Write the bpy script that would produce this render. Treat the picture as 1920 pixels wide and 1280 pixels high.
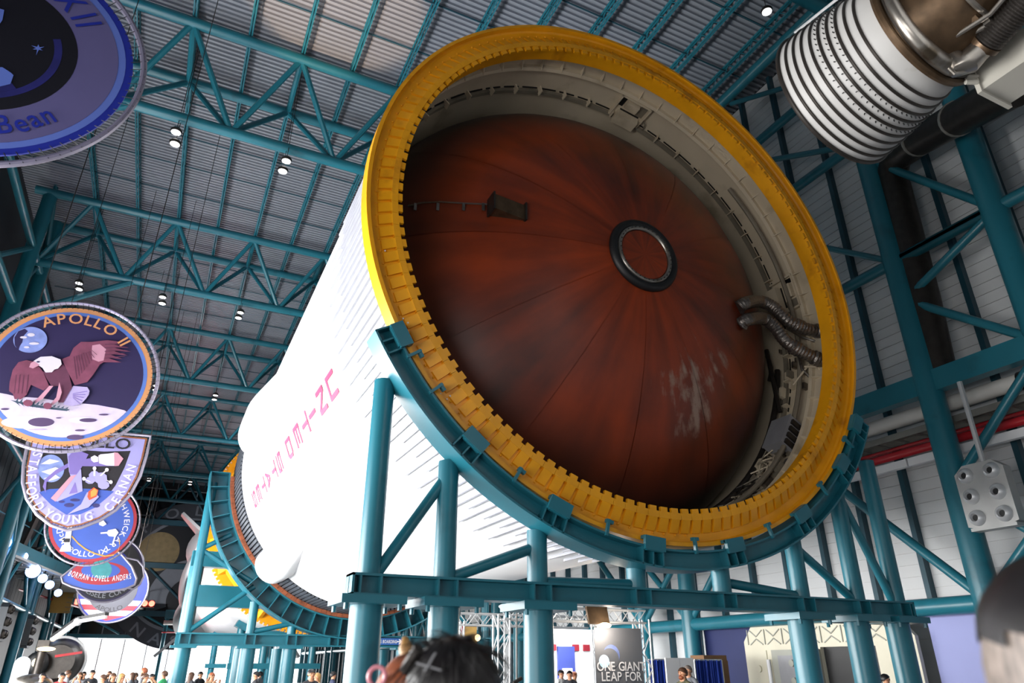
import bpy, math, random
import numpy as np
from mathutils import Matrix, Vector
random.seed(7)
for o in list(bpy.data.objects): bpy.data.objects.remove(o)
SC = bpy.context.scene
COL = SC.collection
PI = math.pi
# ------------------------------------------------------------------ camera
F_PX = 1295.0; YAW = math.radians(25.85); PIT = math.radians(25.1); CAMH = 1.8
FWD = np.array([math.sin(YAW)*math.cos(PIT), math.cos(YAW)*math.cos(PIT), math.sin(PIT)])
RGT = np.array([math.cos(YAW), -math.sin(YAW), 0.0]); UPV = np.cross(RGT, FWD)
CPOS = np.array([0.0, 0.0, CAMH])
cam = bpy.data.cameras.new('camera'); cam_o = bpy.data.objects.new('camera', cam); COL.objects.link(cam_o)
cam.sensor_width = 36; cam.sensor_fit = 'HORIZONTAL'; cam.lens = F_PX*36/1920
cam.clip_start = 0.05; cam.clip_end = 400
cam.dof.use_dof = True; cam.dof.focus_distance = 14; cam.dof.aperture_fstop = 2.2
M4 = Matrix.Identity(4)
for i in range(3):
    M4[i][0] = RGT[i]; M4[i][1] = UPV[i]; M4[i][2] = -FWD[i]; M4[i][3] = CPOS[i]
cam_o.matrix_world = M4
SC.camera = cam_o
def ray(x, y): return RGT*((x-960)/F_PX) - UPV*((y-640)/F_PX) + FWD
def at(x, y, ax, v):
    """pixel of the 1920x1280 photograph -> point on the plane (axis ax = v)"""
    d = ray(x, y); return CPOS + d*((v-CPOS[ax])/d[ax])
# ------------------------------------------------------------------ world, light, exposure
SC.view_settings.view_transform = 'Standard'; SC.view_settings.look = 'None'
SC.view_settings.exposure = 0.0; SC.view_settings.gamma = 1.0; SC.view_settings.use_curve_mapping = False
W = bpy.data.worlds.new('world'); SC.world = W; W.use_nodes = True
W.node_tree.nodes['Background'].inputs[0].default_value = (0.80, 0.88, 1.0, 1)
W.node_tree.nodes['Background'].inputs[1].default_value = 0.5
def area(name, loc, target, sx, sy, power, col=(1, 1, 1), spread=180):
    l = bpy.data.lights.new(name, 'AREA'); l.shape = 'RECTANGLE'; l.size = sx; l.size_y = sy
    l.energy = power; l.color = col; l.spread = math.radians(spread)
    o = bpy.data.objects.new(name, l); COL.objects.link(o); o.location = loc
    o.rotation_euler = (Vector(target)-Vector(loc)).to_track_quat('-Z', 'Y').to_euler(); return o
def spot(name, loc, target, power, ang, col=(1, 1, 1), blend=0.5, rad=0.1):
    l = bpy.data.lights.new(name, 'SPOT'); l.energy = power; l.spot_size = math.radians(ang); l.spot_blend = blend
    l.color = col; l.shadow_soft_size = rad
    o = bpy.data.objects.new(name, l); COL.objects.link(o); o.location = loc
    o.rotation_euler = (Vector(target)-Vector(loc)).to_track_quat('-Z', 'Y').to_euler(); return o
# added area light: daylight assumed from the open left side, no glazing modelled
area('assumed_left_daylight', (-8.3, 24.5, 2.7), (6, 24.5, 4.4), 35, 4.8, 14500, (1.0, 0.985, 0.97))
# added fill light from the left front and from behind the camera
area('fill_left_front', (-8.3, -1.0, 1.7), (6, 6, 4.0), 11, 2.6, 900, (1.0, 0.97, 0.94))
area('fill_behind_camera', (0.0, -11.5, 2.4), (3, 10, 6.0), 14, 3.6, 120, (1.0, 0.97, 0.92))
# daylit lobby at the far end
area('daylight_lobby', (10, 94.0, 2.3), (8, 60, 4), 30, 4.0, 3500, (1, 1, 1))
# white stage lamps on the left walkway washing the distant stage
spot('walkway_flood', (-6.8, 50, 9.0), (3.5, 56, 8.0), 26000, 100, (1, .98, 1.0), .6, .3)
spot('mural_fill', (-6.0, 78, 9.0), (5, 95, 12.0), 6000, 60, (.9, .95, 1.0), .6, .3)  # added light to brighten the mural, not a lamp of the hall
# added warm spot for assumed low sun glancing off the floor onto the roof
spot('assumed_sun_glint', (-7.6, 12, 1.0), (1.6, 17.5, 22.6), 26000, 15, (1.0, .62, .36), .35, .05)
# ------------------------------------------------------------------ helpers
ORG = {}
def lin(h):
    h = h.lstrip('#'); c = [int(h[i:i+2], 16)/255 for i in (0, 2, 4)]
    return tuple((v/12.92 if v <= .04045 else ((v+.055)/1.055)**2.4) for v in c)
MATS = {}
def mat(name, col, rough=0.5, metal=0.0, var=0.12, vscale=1.5, bump=0.0, bscale=30.0, emit=None, estr=0.0, dirt=None, dscale=0.6, dth=0.62, stretch=None, spec=0.5):
    m = bpy.data.materials.new(name); m.use_nodes = True; nt = m.node_tree; N = nt.nodes; L = nt.links
    b = N['Principled BSDF']; b.inputs['Roughness'].default_value = rough; b.inputs['Metallic'].default_value = metal
    b.inputs['Specular IOR Level'].default_value = spec
    c = lin(col) if isinstance(col, str) else col
    geo = N.new('ShaderNodeNewGeometry'); src = geo.outputs['Position']
    if stretch:
        vm = N.new('ShaderNodeVectorMath'); vm.operation = 'MULTIPLY'; vm.inputs[1].default_value = stretch
        L.new(src, vm.inputs[0]); src = vm.outputs[0]
    if var > 0:
        nz = N.new('ShaderNodeTexNoise'); nz.inputs['Scale'].default_value = vscale; nz.inputs['Detail'].default_value = 5
        L.new(src, nz.inputs['Vector'])
        rp = N.new('ShaderNodeValToRGB'); rp.color_ramp.elements[0].position = .3; rp.color_ramp.elements[1].position = .7
        rp.color_ramp.elements[0].color = (*[v*(1-var) for v in c], 1); rp.color_ramp.elements[1].color = (*[min(1, v*(1+var)) for v in c], 1)
        L.new(nz.outputs['Fac'], rp.inputs[0]); out = rp.outputs[0]
        if dirt:
            n2 = N.new('ShaderNodeTexNoise'); n2.inputs['Scale'].default_value = dscale; n2.inputs['Detail'].default_value = 8
            L.new(src, n2.inputs['Vector'])
            r2 = N.new('ShaderNodeValToRGB'); r2.color_ramp.elements[0].position = dth; r2.color_ramp.elements[1].position = dth+.14
            L.new(n2.outputs['Fac'], r2.inputs[0])
            mx = N.new('ShaderNodeMix'); mx.data_type = 'RGBA'; L.new(r2.outputs[0], mx.inputs[0]); L.new(out, mx.inputs[6])
            mx.inputs[7].default_value = (*lin(dirt), 1); out = mx.outputs[2]
        L.new(out, b.inputs['Base Color'])
    else:
        b.inputs['Base Color'].default_value = (*c, 1)
    if bump > 0:
        nb = N.new('ShaderNodeTexNoise'); nb.inputs['Scale'].default_value = bscale; L.new(src, nb.inputs['Vector'])
        bp = N.new('ShaderNodeBump'); bp.inputs['Strength'].default_value = bump; bp.inputs['Distance'].default_value = .02
        L.new(nb.outputs['Fac'], bp.inputs['Height']); L.new(bp.outputs[0], b.inputs['Normal'])
    if emit:
        b.inputs['Emission Color'].default_value = (*(lin(emit) if isinstance(emit, str) else emit), 1); b.inputs['Emission Strength'].default_value = estr
    MATS[name] = m; return m
def rotm(axis, ang): return Matrix.Rotation(ang, 3, axis)
class MB:
    def __init__(s): s.v = []; s.f = []; s.m = []
    def _add(s, vs, fs, mi=0):
        k = len(s.v); s.v += [tuple(map(float, p)) for p in vs]
        for f in fs: s.f.append(tuple(i+k for i in f)); s.m.append(mi)
        return s
    def box(s, c, d, R=None, mi=0):
        vs = []
        for x in (-.5, .5):
            for y in (-.5, .5):
                for z in (-.5, .5):
                    p = Vector((x*d[0], y*d[1], z*d[2]))
                    if R is not None: p = R @ p
                    vs.append((p.x+c[0], p.y+c[1], p.z+c[2]))
        return s._add(vs, [(0, 1, 3, 2), (4, 6, 7, 5), (0, 4, 5, 1), (2, 3, 7, 6), (0, 2, 6, 4), (1, 5, 7, 3)], mi)
    def bb(s, a, b, mi=0):
        return s.box([(a[i]+b[i])/2 for i in range(3)], [abs(b[i]-a[i]) for i in range(3)], mi=mi)
    def beam(s, p, q, w, h, up=(0, 0, 1), mi=0):
        p = Vector(p); q = Vector(q); d = (q-p); ln = d.length; d.normalize(); u = Vector(up)
        if abs(d.dot(u)) > .99: u = Vector((0, 1, 0))
        x = d.cross(u).normalized(); z = x.cross(d)
        R = Matrix((x, d, z)).transposed()
        return s.box((p+q)/2, (w, ln, h), R, mi)
    def tube(s, p, q, r, n=10, r2=None, caps=True, mi=0):
        return s.path([p, q], [r, r if r2 is None else r2], n, caps, mi)
    def path(s, pts, r, n=10, caps=True, mi=0, closed=False):
        P = [Vector(p) for p in pts]; k = len(P)
        rs = r if isinstance(r, (list, tuple)) else [r]*k
        vs = []; fs = []; pn = None
        for i in range(k):
            if closed: t = P[(i+1) % k]-P[i-1]
            else: t = (P[min(i+1, k-1)]-P[max(i-1, 0)])
            t.normalize()
            if pn is None:
                u = Vector((0, 0, 1)) if abs(t.z) < .9 else Vector((1, 0, 0)); pn = (u-t*u.dot(t)).normalized()
            else: pn = (pn-t*pn.dot(t)).normalized()
            b = t.cross(pn)
            for j in range(n):
                a = 2*PI*j/n; vs.append(P[i]+(pn*math.cos(a)+b*math.sin(a))*rs[i])
        for i in range(k if closed else k-1):
            i2 = (i+1) % k
            for j in range(n):
                j2 = (j+1) % n; fs.append((i*n+j, i*n+j2, i2*n+j2, i2*n+j))
        if caps and not closed: fs.append(tuple(range(n-1, -1, -1))); fs.append(tuple((k-1)*n+j for j in range(n)))
        return s._add(vs, fs, mi)
    def lathe(s, prof, n=64, c=(0, 0), a0=0.0, a1=2*PI, closed=False, mi=0, caps=True):
        """revolve (r, y) about the y axis through x=c[0], z=c[1]"""
        full = abs((a1-a0)-2*PI) < 1e-6; m = n if full else n+1; k = len(prof); vs = []; fs = []
        for i in range(m):
            a = a0+(a1-a0)*i/n
            for r, y in prof: vs.append((c[0]+r*math.cos(a), y, c[1]+r*math.sin(a)))
        for i in range(n):
            i2 = (i+1) % m
            for j in range(k if closed else k-1):
                j2 = (j+1) % k; fs.append((i*k+j, i*k+j2, i2*k+j2, i2*k+j))
        if closed and not full and caps: fs.append(tuple(range(k))); fs.append(tuple((m-1)*k+j for j in range(k-1, -1, -1)))
        return s._add(vs, fs, mi)
    def sphere(s, c, r, nu=16, nv=10, mi=0):
        if not isinstance(r, (list, tuple)): r = (r, r, r)
        vs = [(c[0], c[1], c[2]-r[2])]; fs = []
        for i in range(1, nv):
            t = -PI/2+PI*i/nv
            for j in range(nu):
                a = 2*PI*j/nu; vs.append((c[0]+r[0]*math.cos(t)*math.cos(a), c[1]+r[1]*math.cos(t)*math.sin(a), c[2]+r[2]*math.sin(t)))
        vs.append((c[0], c[1], c[2]+r[2])); T = len(vs)-1
        for j in range(nu):
            j2 = (j+1) % nu; fs.append((0, 1+j2, 1+j)); fs.append((T, 1+(nv-2)*nu+j, 1+(nv-2)*nu+j2))
            for i in range(nv-2): fs.append((1+i*nu+j, 1+i*nu+j2, 1+(i+1)*nu+j2, 1+(i+1)*nu+j))
        return s._add(vs, fs, mi)
    def prism(s, pts, fr, d0, d1, mi=0):
        """2-D outline pts (u, v), frame fr(u, v, d) -> point, extruded from depth d0 to d1"""
        n = len(pts); vs = [fr(u, v, d0) for u, v in pts]+[fr(u, v, d1) for u, v in pts]
        fs = [tuple(range(n)), tuple(range(2*n-1, n-1, -1))]+[(i, i+n, (i+1) % n+n, (i+1) % n) for i in range(n)]
        return s._add(vs, fs, mi)
    def ngon(s, pts, mi=0): return s._add(pts, [tuple(range(len(pts)))], mi)
    def mesh(s, name, mats, org=(0, 0, 0), smooth=40):
        me = bpy.data.meshes.new(name); o = np.array(org)
        me.from_pydata([tuple(np.array(p)-o) for p in s.v] if any(org) else s.v, [], s.f)
        if not isinstance(mats, (list, tuple)): mats = [mats]
        for m in mats: me.materials.append(MATS[m] if isinstance(m, str) else m)
        if len(mats) > 1: me.polygons.foreach_set('material_index', s.m)
        if smooth:
            me.polygons.foreach_set('use_smooth', [True]*len(me.polygons)); me.update(); me.set_sharp_from_angle(angle=math.radians(smooth))
        me.update(); return me
    def build(s, name, mats, parent=None, org=None, smooth=40):
        if org is None: org = ORG[parent] if parent is not None else (0, 0, 0)
        return put(name, s.mesh(name, mats, org, smooth), parent, org)
def put(name, me, parent=None, org=(0, 0, 0)):
    o = bpy.data.objects.new(name, me); COL.objects.link(o); ORG[o] = tuple(org)
    if parent is not None:
        o.parent = parent; o.location = Vector(org)-Vector(ORG[parent])
    else: o.location = org
    return o
def inst(name, me, M, parent):
    o = bpy.data.objects.new(name, me); COL.objects.link(o); o.parent = parent
    o.matrix_local = Matrix.Translation(-Vector(ORG[parent])) @ M; ORG[o] = tuple(M.translation); return o
def thing(name, label, cat, loc=(0, 0, 0), group=None):
    o = bpy.data.objects.new(name, None); COL.objects.link(o); o.location = loc; o.empty_display_size = .2
    ORG[o] = tuple(map(float, loc)); return tag(o, label, cat, group)
def tag(o, label, cat, group=None):
    o['label'] = label; o['category'] = cat
    if group: o['group'] = group
    return o
def struct(o, label=None):
    o['kind'] = 'structure'
    if label: o['label'] = label
    return o
def copy_tree(o, off, label):
    """copy a thing (Empty) with its parts, shifted by off"""
    c = o.copy(); COL.objects.link(c); c.location = Vector(o.location)+Vector(off); ORG[c] = tuple(np.array(ORG[o])+np.array(off)); c['label'] = label
    for ch in list(o.children):
        d = ch.copy(); COL.objects.link(d); d.parent = c; d.matrix_parent_inverse = ch.matrix_parent_inverse
        for g in list(ch.children):
            e = g.copy(); COL.objects.link(e); e.parent = d
    return c
# letters: outlines of Blender's built-in font, one flat mesh per character
GLY = {}
def make_glyphs(chars):
    obs = {}
    for c in chars:
        cu = bpy.data.curves.new('g', 'FONT'); cu.body = c; cu.size = 1.0; cu.offset = 0.012; cu.resolution_u = 3
        o = bpy.data.objects.new('g', cu); COL.objects.link(o); obs[c] = o
    dg = bpy.context.evaluated_depsgraph_get()
    for c, o in obs.items():
        me = bpy.data.meshes.new_from_object(o.evaluated_get(dg))
        v = [(p.co.x, p.co.y) for p in me.vertices]; f = [tuple(p.vertices) for p in me.polygons]
        x0 = min(p[0] for p in v); x1 = max(p[0] for p in v)
        GLY[c] = ([(x-x0, y) for x, y in v], f, x1-x0); bpy.data.meshes.remove(me)
    for o in obs.values():
        cu = o.data; bpy.data.objects.remove(o); bpy.data.curves.remove(cu)
make_glyphs("ABCDEFGHIJKLMNOPRSTUVWXYZabcdefghijklmnopqrstuvwyz1")
def glyph(mb, ch, fn, mi=0):
    v, f, w = GLY[ch]; mb._add([fn(x, y) for x, y in v], f, mi)
def text_line(mb, s, fn, size, sx=1.0, gap=.1, centre=False, mi=0):
    """straight text: fn(u, v) -> point"""
    ws = [(GLY[c][2] if c in GLY else .3) for c in s]; tot = sum(w*sx+gap for w in ws)*size
    u = -tot/2 if centre else 0.0
    for c, w in zip(s, ws):
        if c in GLY: glyph(mb, c, lambda x, y, u=u: fn(u+x*size*sx, y*size), mi)
        u += (w*sx+gap)*size
    return tot
def text_arc(mb, s, fn, r, a_mid, size, sx=1.0, gap=.12, inside=False, mi=0):
    """text on a circle of radius r (baseline) about (0,0); inside=True reads along the bottom"""
    ws = [(GLY[c][2] if c in GLY else .3) for c in s]; tot = sum(w*sx+gap for w in ws)*size
    d = -tot/2
    for c, w in zip(s, ws):
        mid = d+(w*sx)*size/2
        a = a_mid-mid/r if not inside else a_mid+mid/r
        ca, sa = math.cos(a), math.sin(a)
        if c in GLY:
            def f(x, y, w=w, ca=ca, sa=sa):
                x = (x-w/2)*size*sx; y = y*size
                if not inside: return fn(ca*(r+y)+sa*x, sa*(r+y)-ca*x)
                return fn(ca*(r-y)-sa*x, sa*(r-y)+ca*x)
            glyph(mb, c, f, mi)
        d += (w*sx+gap)*size
# ------------------------------------------------------------------ materials
mat('teal', '#1f6a7a', .34, var=.10, vscale=.7, dirt='#1b5866', dscale=1.2, dth=.6)
mat('teal_dark', '#1a4654', .5, var=.12)
mat('yellow', '#e8a012', .38, var=.08, vscale=2.0, dirt='#b87410', dscale=1.6, dth=.6)
mat('white_paint', '#f2f3f4', .45, var=.03)
mat('cream', '#cfc1a8', .55, var=.10, vscale=.9, dirt='#a89a80', dscale=1.1, dth=.58)
mat('cream_dark', '#7d7566', .6, var=.2, vscale=2)
mat('deck', '#8b919a', .5, metal=.2, var=.08, vscale=.3)
mat('siding', '#d6d8d9', .55, var=.06, vscale=.25, dirt='#bcc0c2', dscale=.35, dth=.6)
mat('dark_panel', '#23282e', .6, var=.2, vscale=.5)
mat('black', '#0c0d10', .5, var=.1)
mat('floor', '#8f9092', .35, var=.15, vscale=.6)
mat('red_letter', '#b81850', .5, var=.05)
mat('wood', '#8a4a2c', .7, var=.3, vscale=6, dirt='#5a2c1a', dscale=4)
mat('steel', '#9c9790', .3, metal=.9, var=.2, vscale=4, dirt='#5f5548', dscale=3, dth=.55)
mat('steel_brown', '#5c4a38', .4, metal=.7, var=.35, vscale=5)
mat('steel_dark', '#3a3633', .4, metal=.6, var=.2, vscale=6)
mat('engine_white', '#b4b3b1', .5, var=.05, vscale=2, dirt='#9c9890', dscale=2.5, dth=.62)
mat('sphere_metal', '#aeb8b6', .25, metal=.5, var=.1, vscale=4)
mat('foil', '#77716c', .28, metal=.8, var=.3, vscale=14, bump=.5, bscale=40)
mat('grey_box', '#8b8c90', .5, var=.1, vscale=3)
mat('beige_box', '#a9a69d', .5, var=.05)
mat('duct_white', '#cfcdc8', .5, var=.05)
mat('red_pipe', '#b3202a', .4, var=.08)
mat('tray', '#8b8a84', .5, metal=.4, var=.15)
mat('alu', '#d2d4d6', .35, metal=.4, var=.06)
mat('alu_panel', '#b6b7b6', .4, metal=.35, var=.1)
mat('lamp_glow', '#ffffff', .4, var=0, emit=(1, 1, 1), estr=1.6)
mat('blue_glow', '#8fb4ff', .4, var=0, emit=(.35, .55, 1), estr=9)
mat('red_glow', '#ff5040', .4, var=0, emit=(1, .08, .05), estr=9)
mat('warm_glow', '#ffd080', .4, var=0, emit=(1, .75, .45), estr=6)
mat('day_glow', '#ffffff', .4, var=0, emit=(1, 1, 1), estr=2.2)
mat('blue_wall', '#3c4a96', .6, var=.04)
mat('navy_wall', '#1c2658', .6, var=.05)
mat('lilac_wall', '#8d93c4', .6, var=.04, vscale=.5)
mat('vault', '#cdc8b4', .55, var=.05)
mat('vault_door', '#9b9c92', .5, var=.05)
mat('curtain', '#1d40a8', .7, var=.12, vscale=3)
mat('board_white', '#e6e6e8', .5, var=.03)
mat('cardboard', '#7a5a3c', .8, var=.1)
mat('banner', '#63666c', .6, var=.05, vscale=.8)
mat('sign_blue', '#2f5fa8', .5, var=.03)
mat('pane_dark', '#0b0c10', .12, var=.2, vscale=.2)
mat('mullion', '#9a9ca2', .5, var=.05)
mat('skirt_dark', '#3f444c', .5, var=.15, vscale=2)
# ================================================================== the hall
TY = [8.7, 21.6, 34.8, 48.0, 61.5, 75.6, 89.0]
XL, XR = -8.0, 16.6
fl = MB().bb((-30, -14, -.1), (45, 130, 0)).build('floor', 'floor'); struct(fl)
# corrugated steel roof deck, ribs running across the hall
mb = MB(); vs = []; fs = []; y = -14.0; k = 0; per = .21; ys = []
while y < 97:
    ys += [(y, 22.60), (y+.09, 22.60), (y+.105, 22.69), (y+.195, 22.69)]; y += per
for (yy, zz) in ys: vs += [(XL-2.0, yy, zz), (XR+1.4, yy, zz)]
for i in range(len(ys)-1): fs.append((2*i, 2*i+1, 2*i+3, 2*i+2))
mb._add(vs, fs); ceil = mb.build('ceiling', 'deck', smooth=0); struct(ceil)
MB().bb((XL-2.0, -14, 22.75), (XR+1.4, 97, 22.85)).build('roof_backing', 'dark_panel', ceil)
# open-web joists
def joist_mesh(L):
    m = MB()
    for z in (22.56, 22.12):
        for dx in (-.045, .045): m.bb((dx-.022, 0, z-.03), (dx+.022, L, z+.03))
    n = int(L/.62); p = L/n/2
    for i in range(n):
        a = (0, 2*i*p, 22.54); b = (0, (2*i+1)*p, 22.12); c = (0, (2*i+2)*p, 22.54)
        m.tube(a, b, .018, 4, caps=False); m.tube(b, c, .018, 4, caps=False)
    return m
JX = [-6.2+1.84*i for i in range(13)]
wk = MB().bb((-9.6, -14.2, 4.6), (18.1, -14, 22.8)).build('wall_back', 'dark_panel'); struct(wk)
bays = [(-4.5, TY[0])]+[(TY[i], TY[i+1]) for i in range(6)]+[(TY[6], 96.0)]
jm = {}
for (a, b) in bays:
    L = round(b-a, 2); me = joist_mesh(L).mesh('joist', 'teal', smooth=0)
    for x in JX: inst('joist', me, Matrix.Translation((x, a, 0)), ceil)
# bridging rods across the joists
bm_ = MB().tube((XL-1, 0, 22.5), (XR+.5, 0, 22.5), .03, 5).mesh('bridging_rod', 'teal_dark')
for (a, b) in bays:
    for t in (.25, .42, .58, .75): inst('bridging_rod', bm_, Matrix.Translation((0, a+(b-a)*t, 0)), ceil)
# triangular tube trusses
def make_truss(y):
    t = thing('roof_truss', 'teal three-chord tube truss crossing the roof', 'truss', (0, y, 19.0), 'roof trusses')
    for dy, z in ((0, 19.0), (-1.5, 21.95), (1.5, 21.95)):
        MB().tube((XL-.6, y+dy, z), (XR+.4, y+dy, z), .2, 14).build('chord', 'teal', t)
    dia = None; tie = None
    nb = [-8.0+3.68*i for i in range(7)]; ntop = [-6.2+3.68*i for i in range(7)]
    for i, xt in enumerate(ntop):
        if xt > XR: break
        me = MB().tube((xt, y-1.5, 21.95), (xt, y+1.5, 21.95), .11, 8); me.build('cross_tie', 'teal', t)
        for s in (-1, 1):
            for xb in (xt-1.84, xt+1.84):
                if xb > XR: continue
                MB().tube((xt, y+1.5*s, 21.95), (xb, y, 19.0), .105, 8).build('web_member', 'teal', t)
    return t
tl = ['nearest teal roof truss, passing above the open end of the rocket stage', 'teal roof truss behind the yellow rim, first one crossing the ceiling in view', 'second teal roof truss in view, above the eagle emblem', 'third teal roof truss in view, behind the eagle emblem', 'fourth teal roof truss in view, above the shield emblem', 'fifth teal roof truss, just before the dark end wall', 'last teal roof truss at the dark end wall']
tr0 = make_truss(TY[0]); tr0['label'] = tl[0]
for i in range(1, 7): copy_tree(tr0, (0, TY[i]-TY[0], 0), tl[i])
# ---------------------------------------------------------------- right wall
wr = MB().bb((17.9, -14, 0), (18.1, 97, 22.7)).build('wall_right', 'dark_panel'); struct(wr)
bd = MB().bb((17.83, -14, 0), (17.92, 97, .28)); bd.bb((17.87, -14, .28), (17.92, 97, .30))
bme = bd.mesh('siding_board', 'siding', smooth=0)
for k in range(75): inst('siding_board', bme, Matrix.Translation((0, 0, .3*k)), wr)
sm = MB().bb((17.62, -.07, 0), (17.83, .07, 22.5)).mesh('wall_stud', 'teal_dark', smooth=0)
y = -4.6
while y < 95:
    inst('wall_stud', sm, Matrix.Translation((0, y, 0)), wr); y += 1.52
fr = thing('wall_frame', 'teal tubular steel column and bracing frame standing along the right wall', 'steel frame', (XR, 10, 0))
def ft(n, p, q, r, k=10): MB().tube((XR+p[2] if len(p) > 2 else XR, p[0], p[1]), (XR+q[2] if len(q) > 2 else XR, q[0], q[1]), r, k).build(n, 'teal', fr)
for i, ty in enumerate(TY):
    a, b = ty-1.35, ty+1.37
    ft('column', (a, 0), (a, 22), .3, 16); ft('column', (b, 0), (b, 22), .3, 16)
    for p, q in (((b, 3.1), (a, 5.6)), ((b, 5.6), (a, 3.1)), ((b, 5.7), (a, 8.2)), ((b, 10.65), (a, 8.3)), ((b, 10.65), (a, 11.8)), ((a, 11.9), (b, 15.4)), ((b, 15.4), (a, 18.8)), ((a, 18.9), (b, 21.6))): ft('brace', p, q, .11)
    ft('tie', (a, 11.85), (b, 11.85), .16); ft('tie', (a, 16.15), (b, 16.15), .16); ft('tie', (a, 19), (b, 19), .16)
    if i < 6:
        nx = TY[i+1]-1.35; mid = (b+nx)/2
        for e, s in ((b, 1), (nx, -1)):
            ft('brace', (e, 3.1), (mid, 8.1), .12)
            ft('brace', (e, 11.85), (e+s*3.0, 14.3), .09); ft('brace', (e, 16.0), (e+s*5.3, 19.0), .1); ft('brace', (e, 19.0), (e+s*4.6, 21.6), .09)
for z in (11.85, 16.15, 19.0): ft('rail', (-5, z), (96, z), .16)
ft('rail', (-5, 3.05), (96, 3.05), .2, 16); ft('eave_tube', (-5, 22.05), (96, 22.05), .22, 14)
MB().bb((XR-.16, -5, 7.98), (XR+.16, 94.9, 8.52)).build('box_beam', 'teal', fr)
# pipes and cable tray running along the right wall
sp = tag(MB().tube((17.2, -5, 7.8), (17.2, 95.5, 7.8), .19, 16).build('duct_pipe', 'duct_white'), 'thick white pipe running along the right wall under the teal box beam', 'pipe')
jt = MB().tube((17.2, 8.18, 7.8), (17.2, 8.3, 7.8), .215, 16).build('pipe_hanger', 'steel_dark', sp)
tag(MB().tube((17.12, -5, 6.88), (17.12, 95.5, 6.88), .11, 12).build('sprinkler_pipe', 'red_pipe'), 'upper thick red sprinkler pipe along the right wall', 'pipe')
tag(MB().tube((17.35, -5, 7.12), (17.35, 95.5, 7.12), .05, 8).build('sprinkler_pipe', 'red_pipe'), 'thin red sprinkler pipe above the thick red one on the right wall', 'pipe')
tag(MB().bb((17.02, -5, 6.5), (17.17, 11.4, 6.7)).bb((17.02, 11.45, 6.5), (17.17, 60, 6.7)).build('light_trunking', 'board_white'), 'white cable trunking in lengths below the red pipes on the right wall', 'trunking')
ct = thing('cable_tray', 'grey metal cable tray with rungs under the white pipe on the right wall', 'cable tray', (17.3, 10, 7.3))
for x in (17.0, 17.58): MB().bb((x-.02, -5, 7.25), (x+.02, 95.5, 7.4)).build('side_rail', 'tray', ct)
MB().bb((17.0, -5, 7.4), (17.58, 95.5, 7.42)).build('cable_mat', 'tray', ct)
rm = MB().bb((17.0, -.03, 7.25), (17.58, .03, 7.29)).mesh('rung', 'tray', smooth=0)
for k in range(60): inst('rung', rm, Matrix.Translation((0, 2+.6*k, 0)), ct)
# ---------------------------------------------------------------- left wall and its columns
wl = MB().bb((-9.6, -14, 5.4), (-9.3, 97, 22.7)).build('wall_left', 'dark_panel'); struct(wl)
pm = MB().bb((-9.3, -.66, 5.45), (-9.22, .66, 22.5)).mesh('wall_panel', 'dark_panel', smooth=0)
for k in range(38): inst('wall_panel', pm, Matrix.Translation((0, 40+1.4*k, 0)), wl)
fl_ = thing('wall_frame', 'dark teal steel columns and bracing along the left wall behind the emblems', 'steel frame', (XL, 48, 0))
for ty in TY[1:]:
    a, b = ty-1.35, ty+1.37
    for y in (a, b): MB().tube((XL, y, 0), (XL, y, 22), .3, 14).build('column', 'teal', fl_)
    zz = 2.0; s = 0
    while zz < 21:
        p = (XL, a if s else b, zz); q = (XL, b if s else a, zz+3); MB().tube(p, q, .11, 8).build('brace', 'teal', fl_); zz += 3; s ^= 1
    MB().tube((XL, ty, 16.2), (XL+4.2, ty, 19.0), .15, 8).build('knee_brace', 'teal', fl_)
for z in (5.2, 11.9, 16.1, 19.0): MB().tube((XL, 10, z), (XL, 94.9, z), .17, 10).build('rail', 'teal', fl_)
for i in range(1, 6):
    for z0, z1 in ((5.3, 11.8), (12, 19)):
        MB().tube((XL, TY[i]+1.37, z0), (XL, TY[i+1]-1.35, z1), .12, 8).build('brace', 'teal', fl_)
        MB().tube((XL, TY[i]+1.37, z1), (XL, TY[i+1]-1.35, z0), .12, 8).build('brace', 'teal', fl_)
# low side wall beyond the assumed daylight opening
tag(MB().bb((-9.5, 44, 0), (-9.3, 96, 5.4)).build('lower_wall', 'dark_panel'), 'dark low wall behind the columns at the lower left', 'wall')['kind'] = 'structure'
# ---------------------------------------------------------------- far end wall: dark glazing with pale mullions over a bright lobby
we = MB().bb((-9.6, 96.3, 4.8), (45, 96.6, 22.7)).build('wall_far', 'dark_panel'); struct(we)
pane = MB().bb((-1.13, 96.16, -1.63), (1.13, 96.24, 1.63)).mesh('pane', 'pane_dark', smooth=0)
for i in range(18):
    for k in range(5): inst('pane', pane, Matrix.Translation((-8.3+2.35*i, 0, 6.6+3.35*k)), we)
vm_ = MB().bb((-.05, 96.08, 4.9), (.05, 96.25, 22.5)).mesh('mullion', 'mullion', smooth=0)
for i in range(19): inst('mullion', vm_, Matrix.Translation((-9.475+2.35*i, 0, 0)), we)
hm_ = MB().bb((-9.5, 96.08, -.05), (34, 96.25, .05)).mesh('mullion', 'mullion', smooth=0)
for k in range(6): inst('mullion', hm_, Matrix.Translation((0, 0, 4.93+3.35*k)), we)
ef = thing('end_wall_frame', 'dark teal beams and diagonals in front of the end wall glazing', 'steel frame', (0, 95.2, 0))
for z in (7.2, 12.5, 17.5): MB().bb((-9, 95.0, z-.3), (34, 95.4, z+.3)).build('beam', 'teal_dark', ef)
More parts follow.
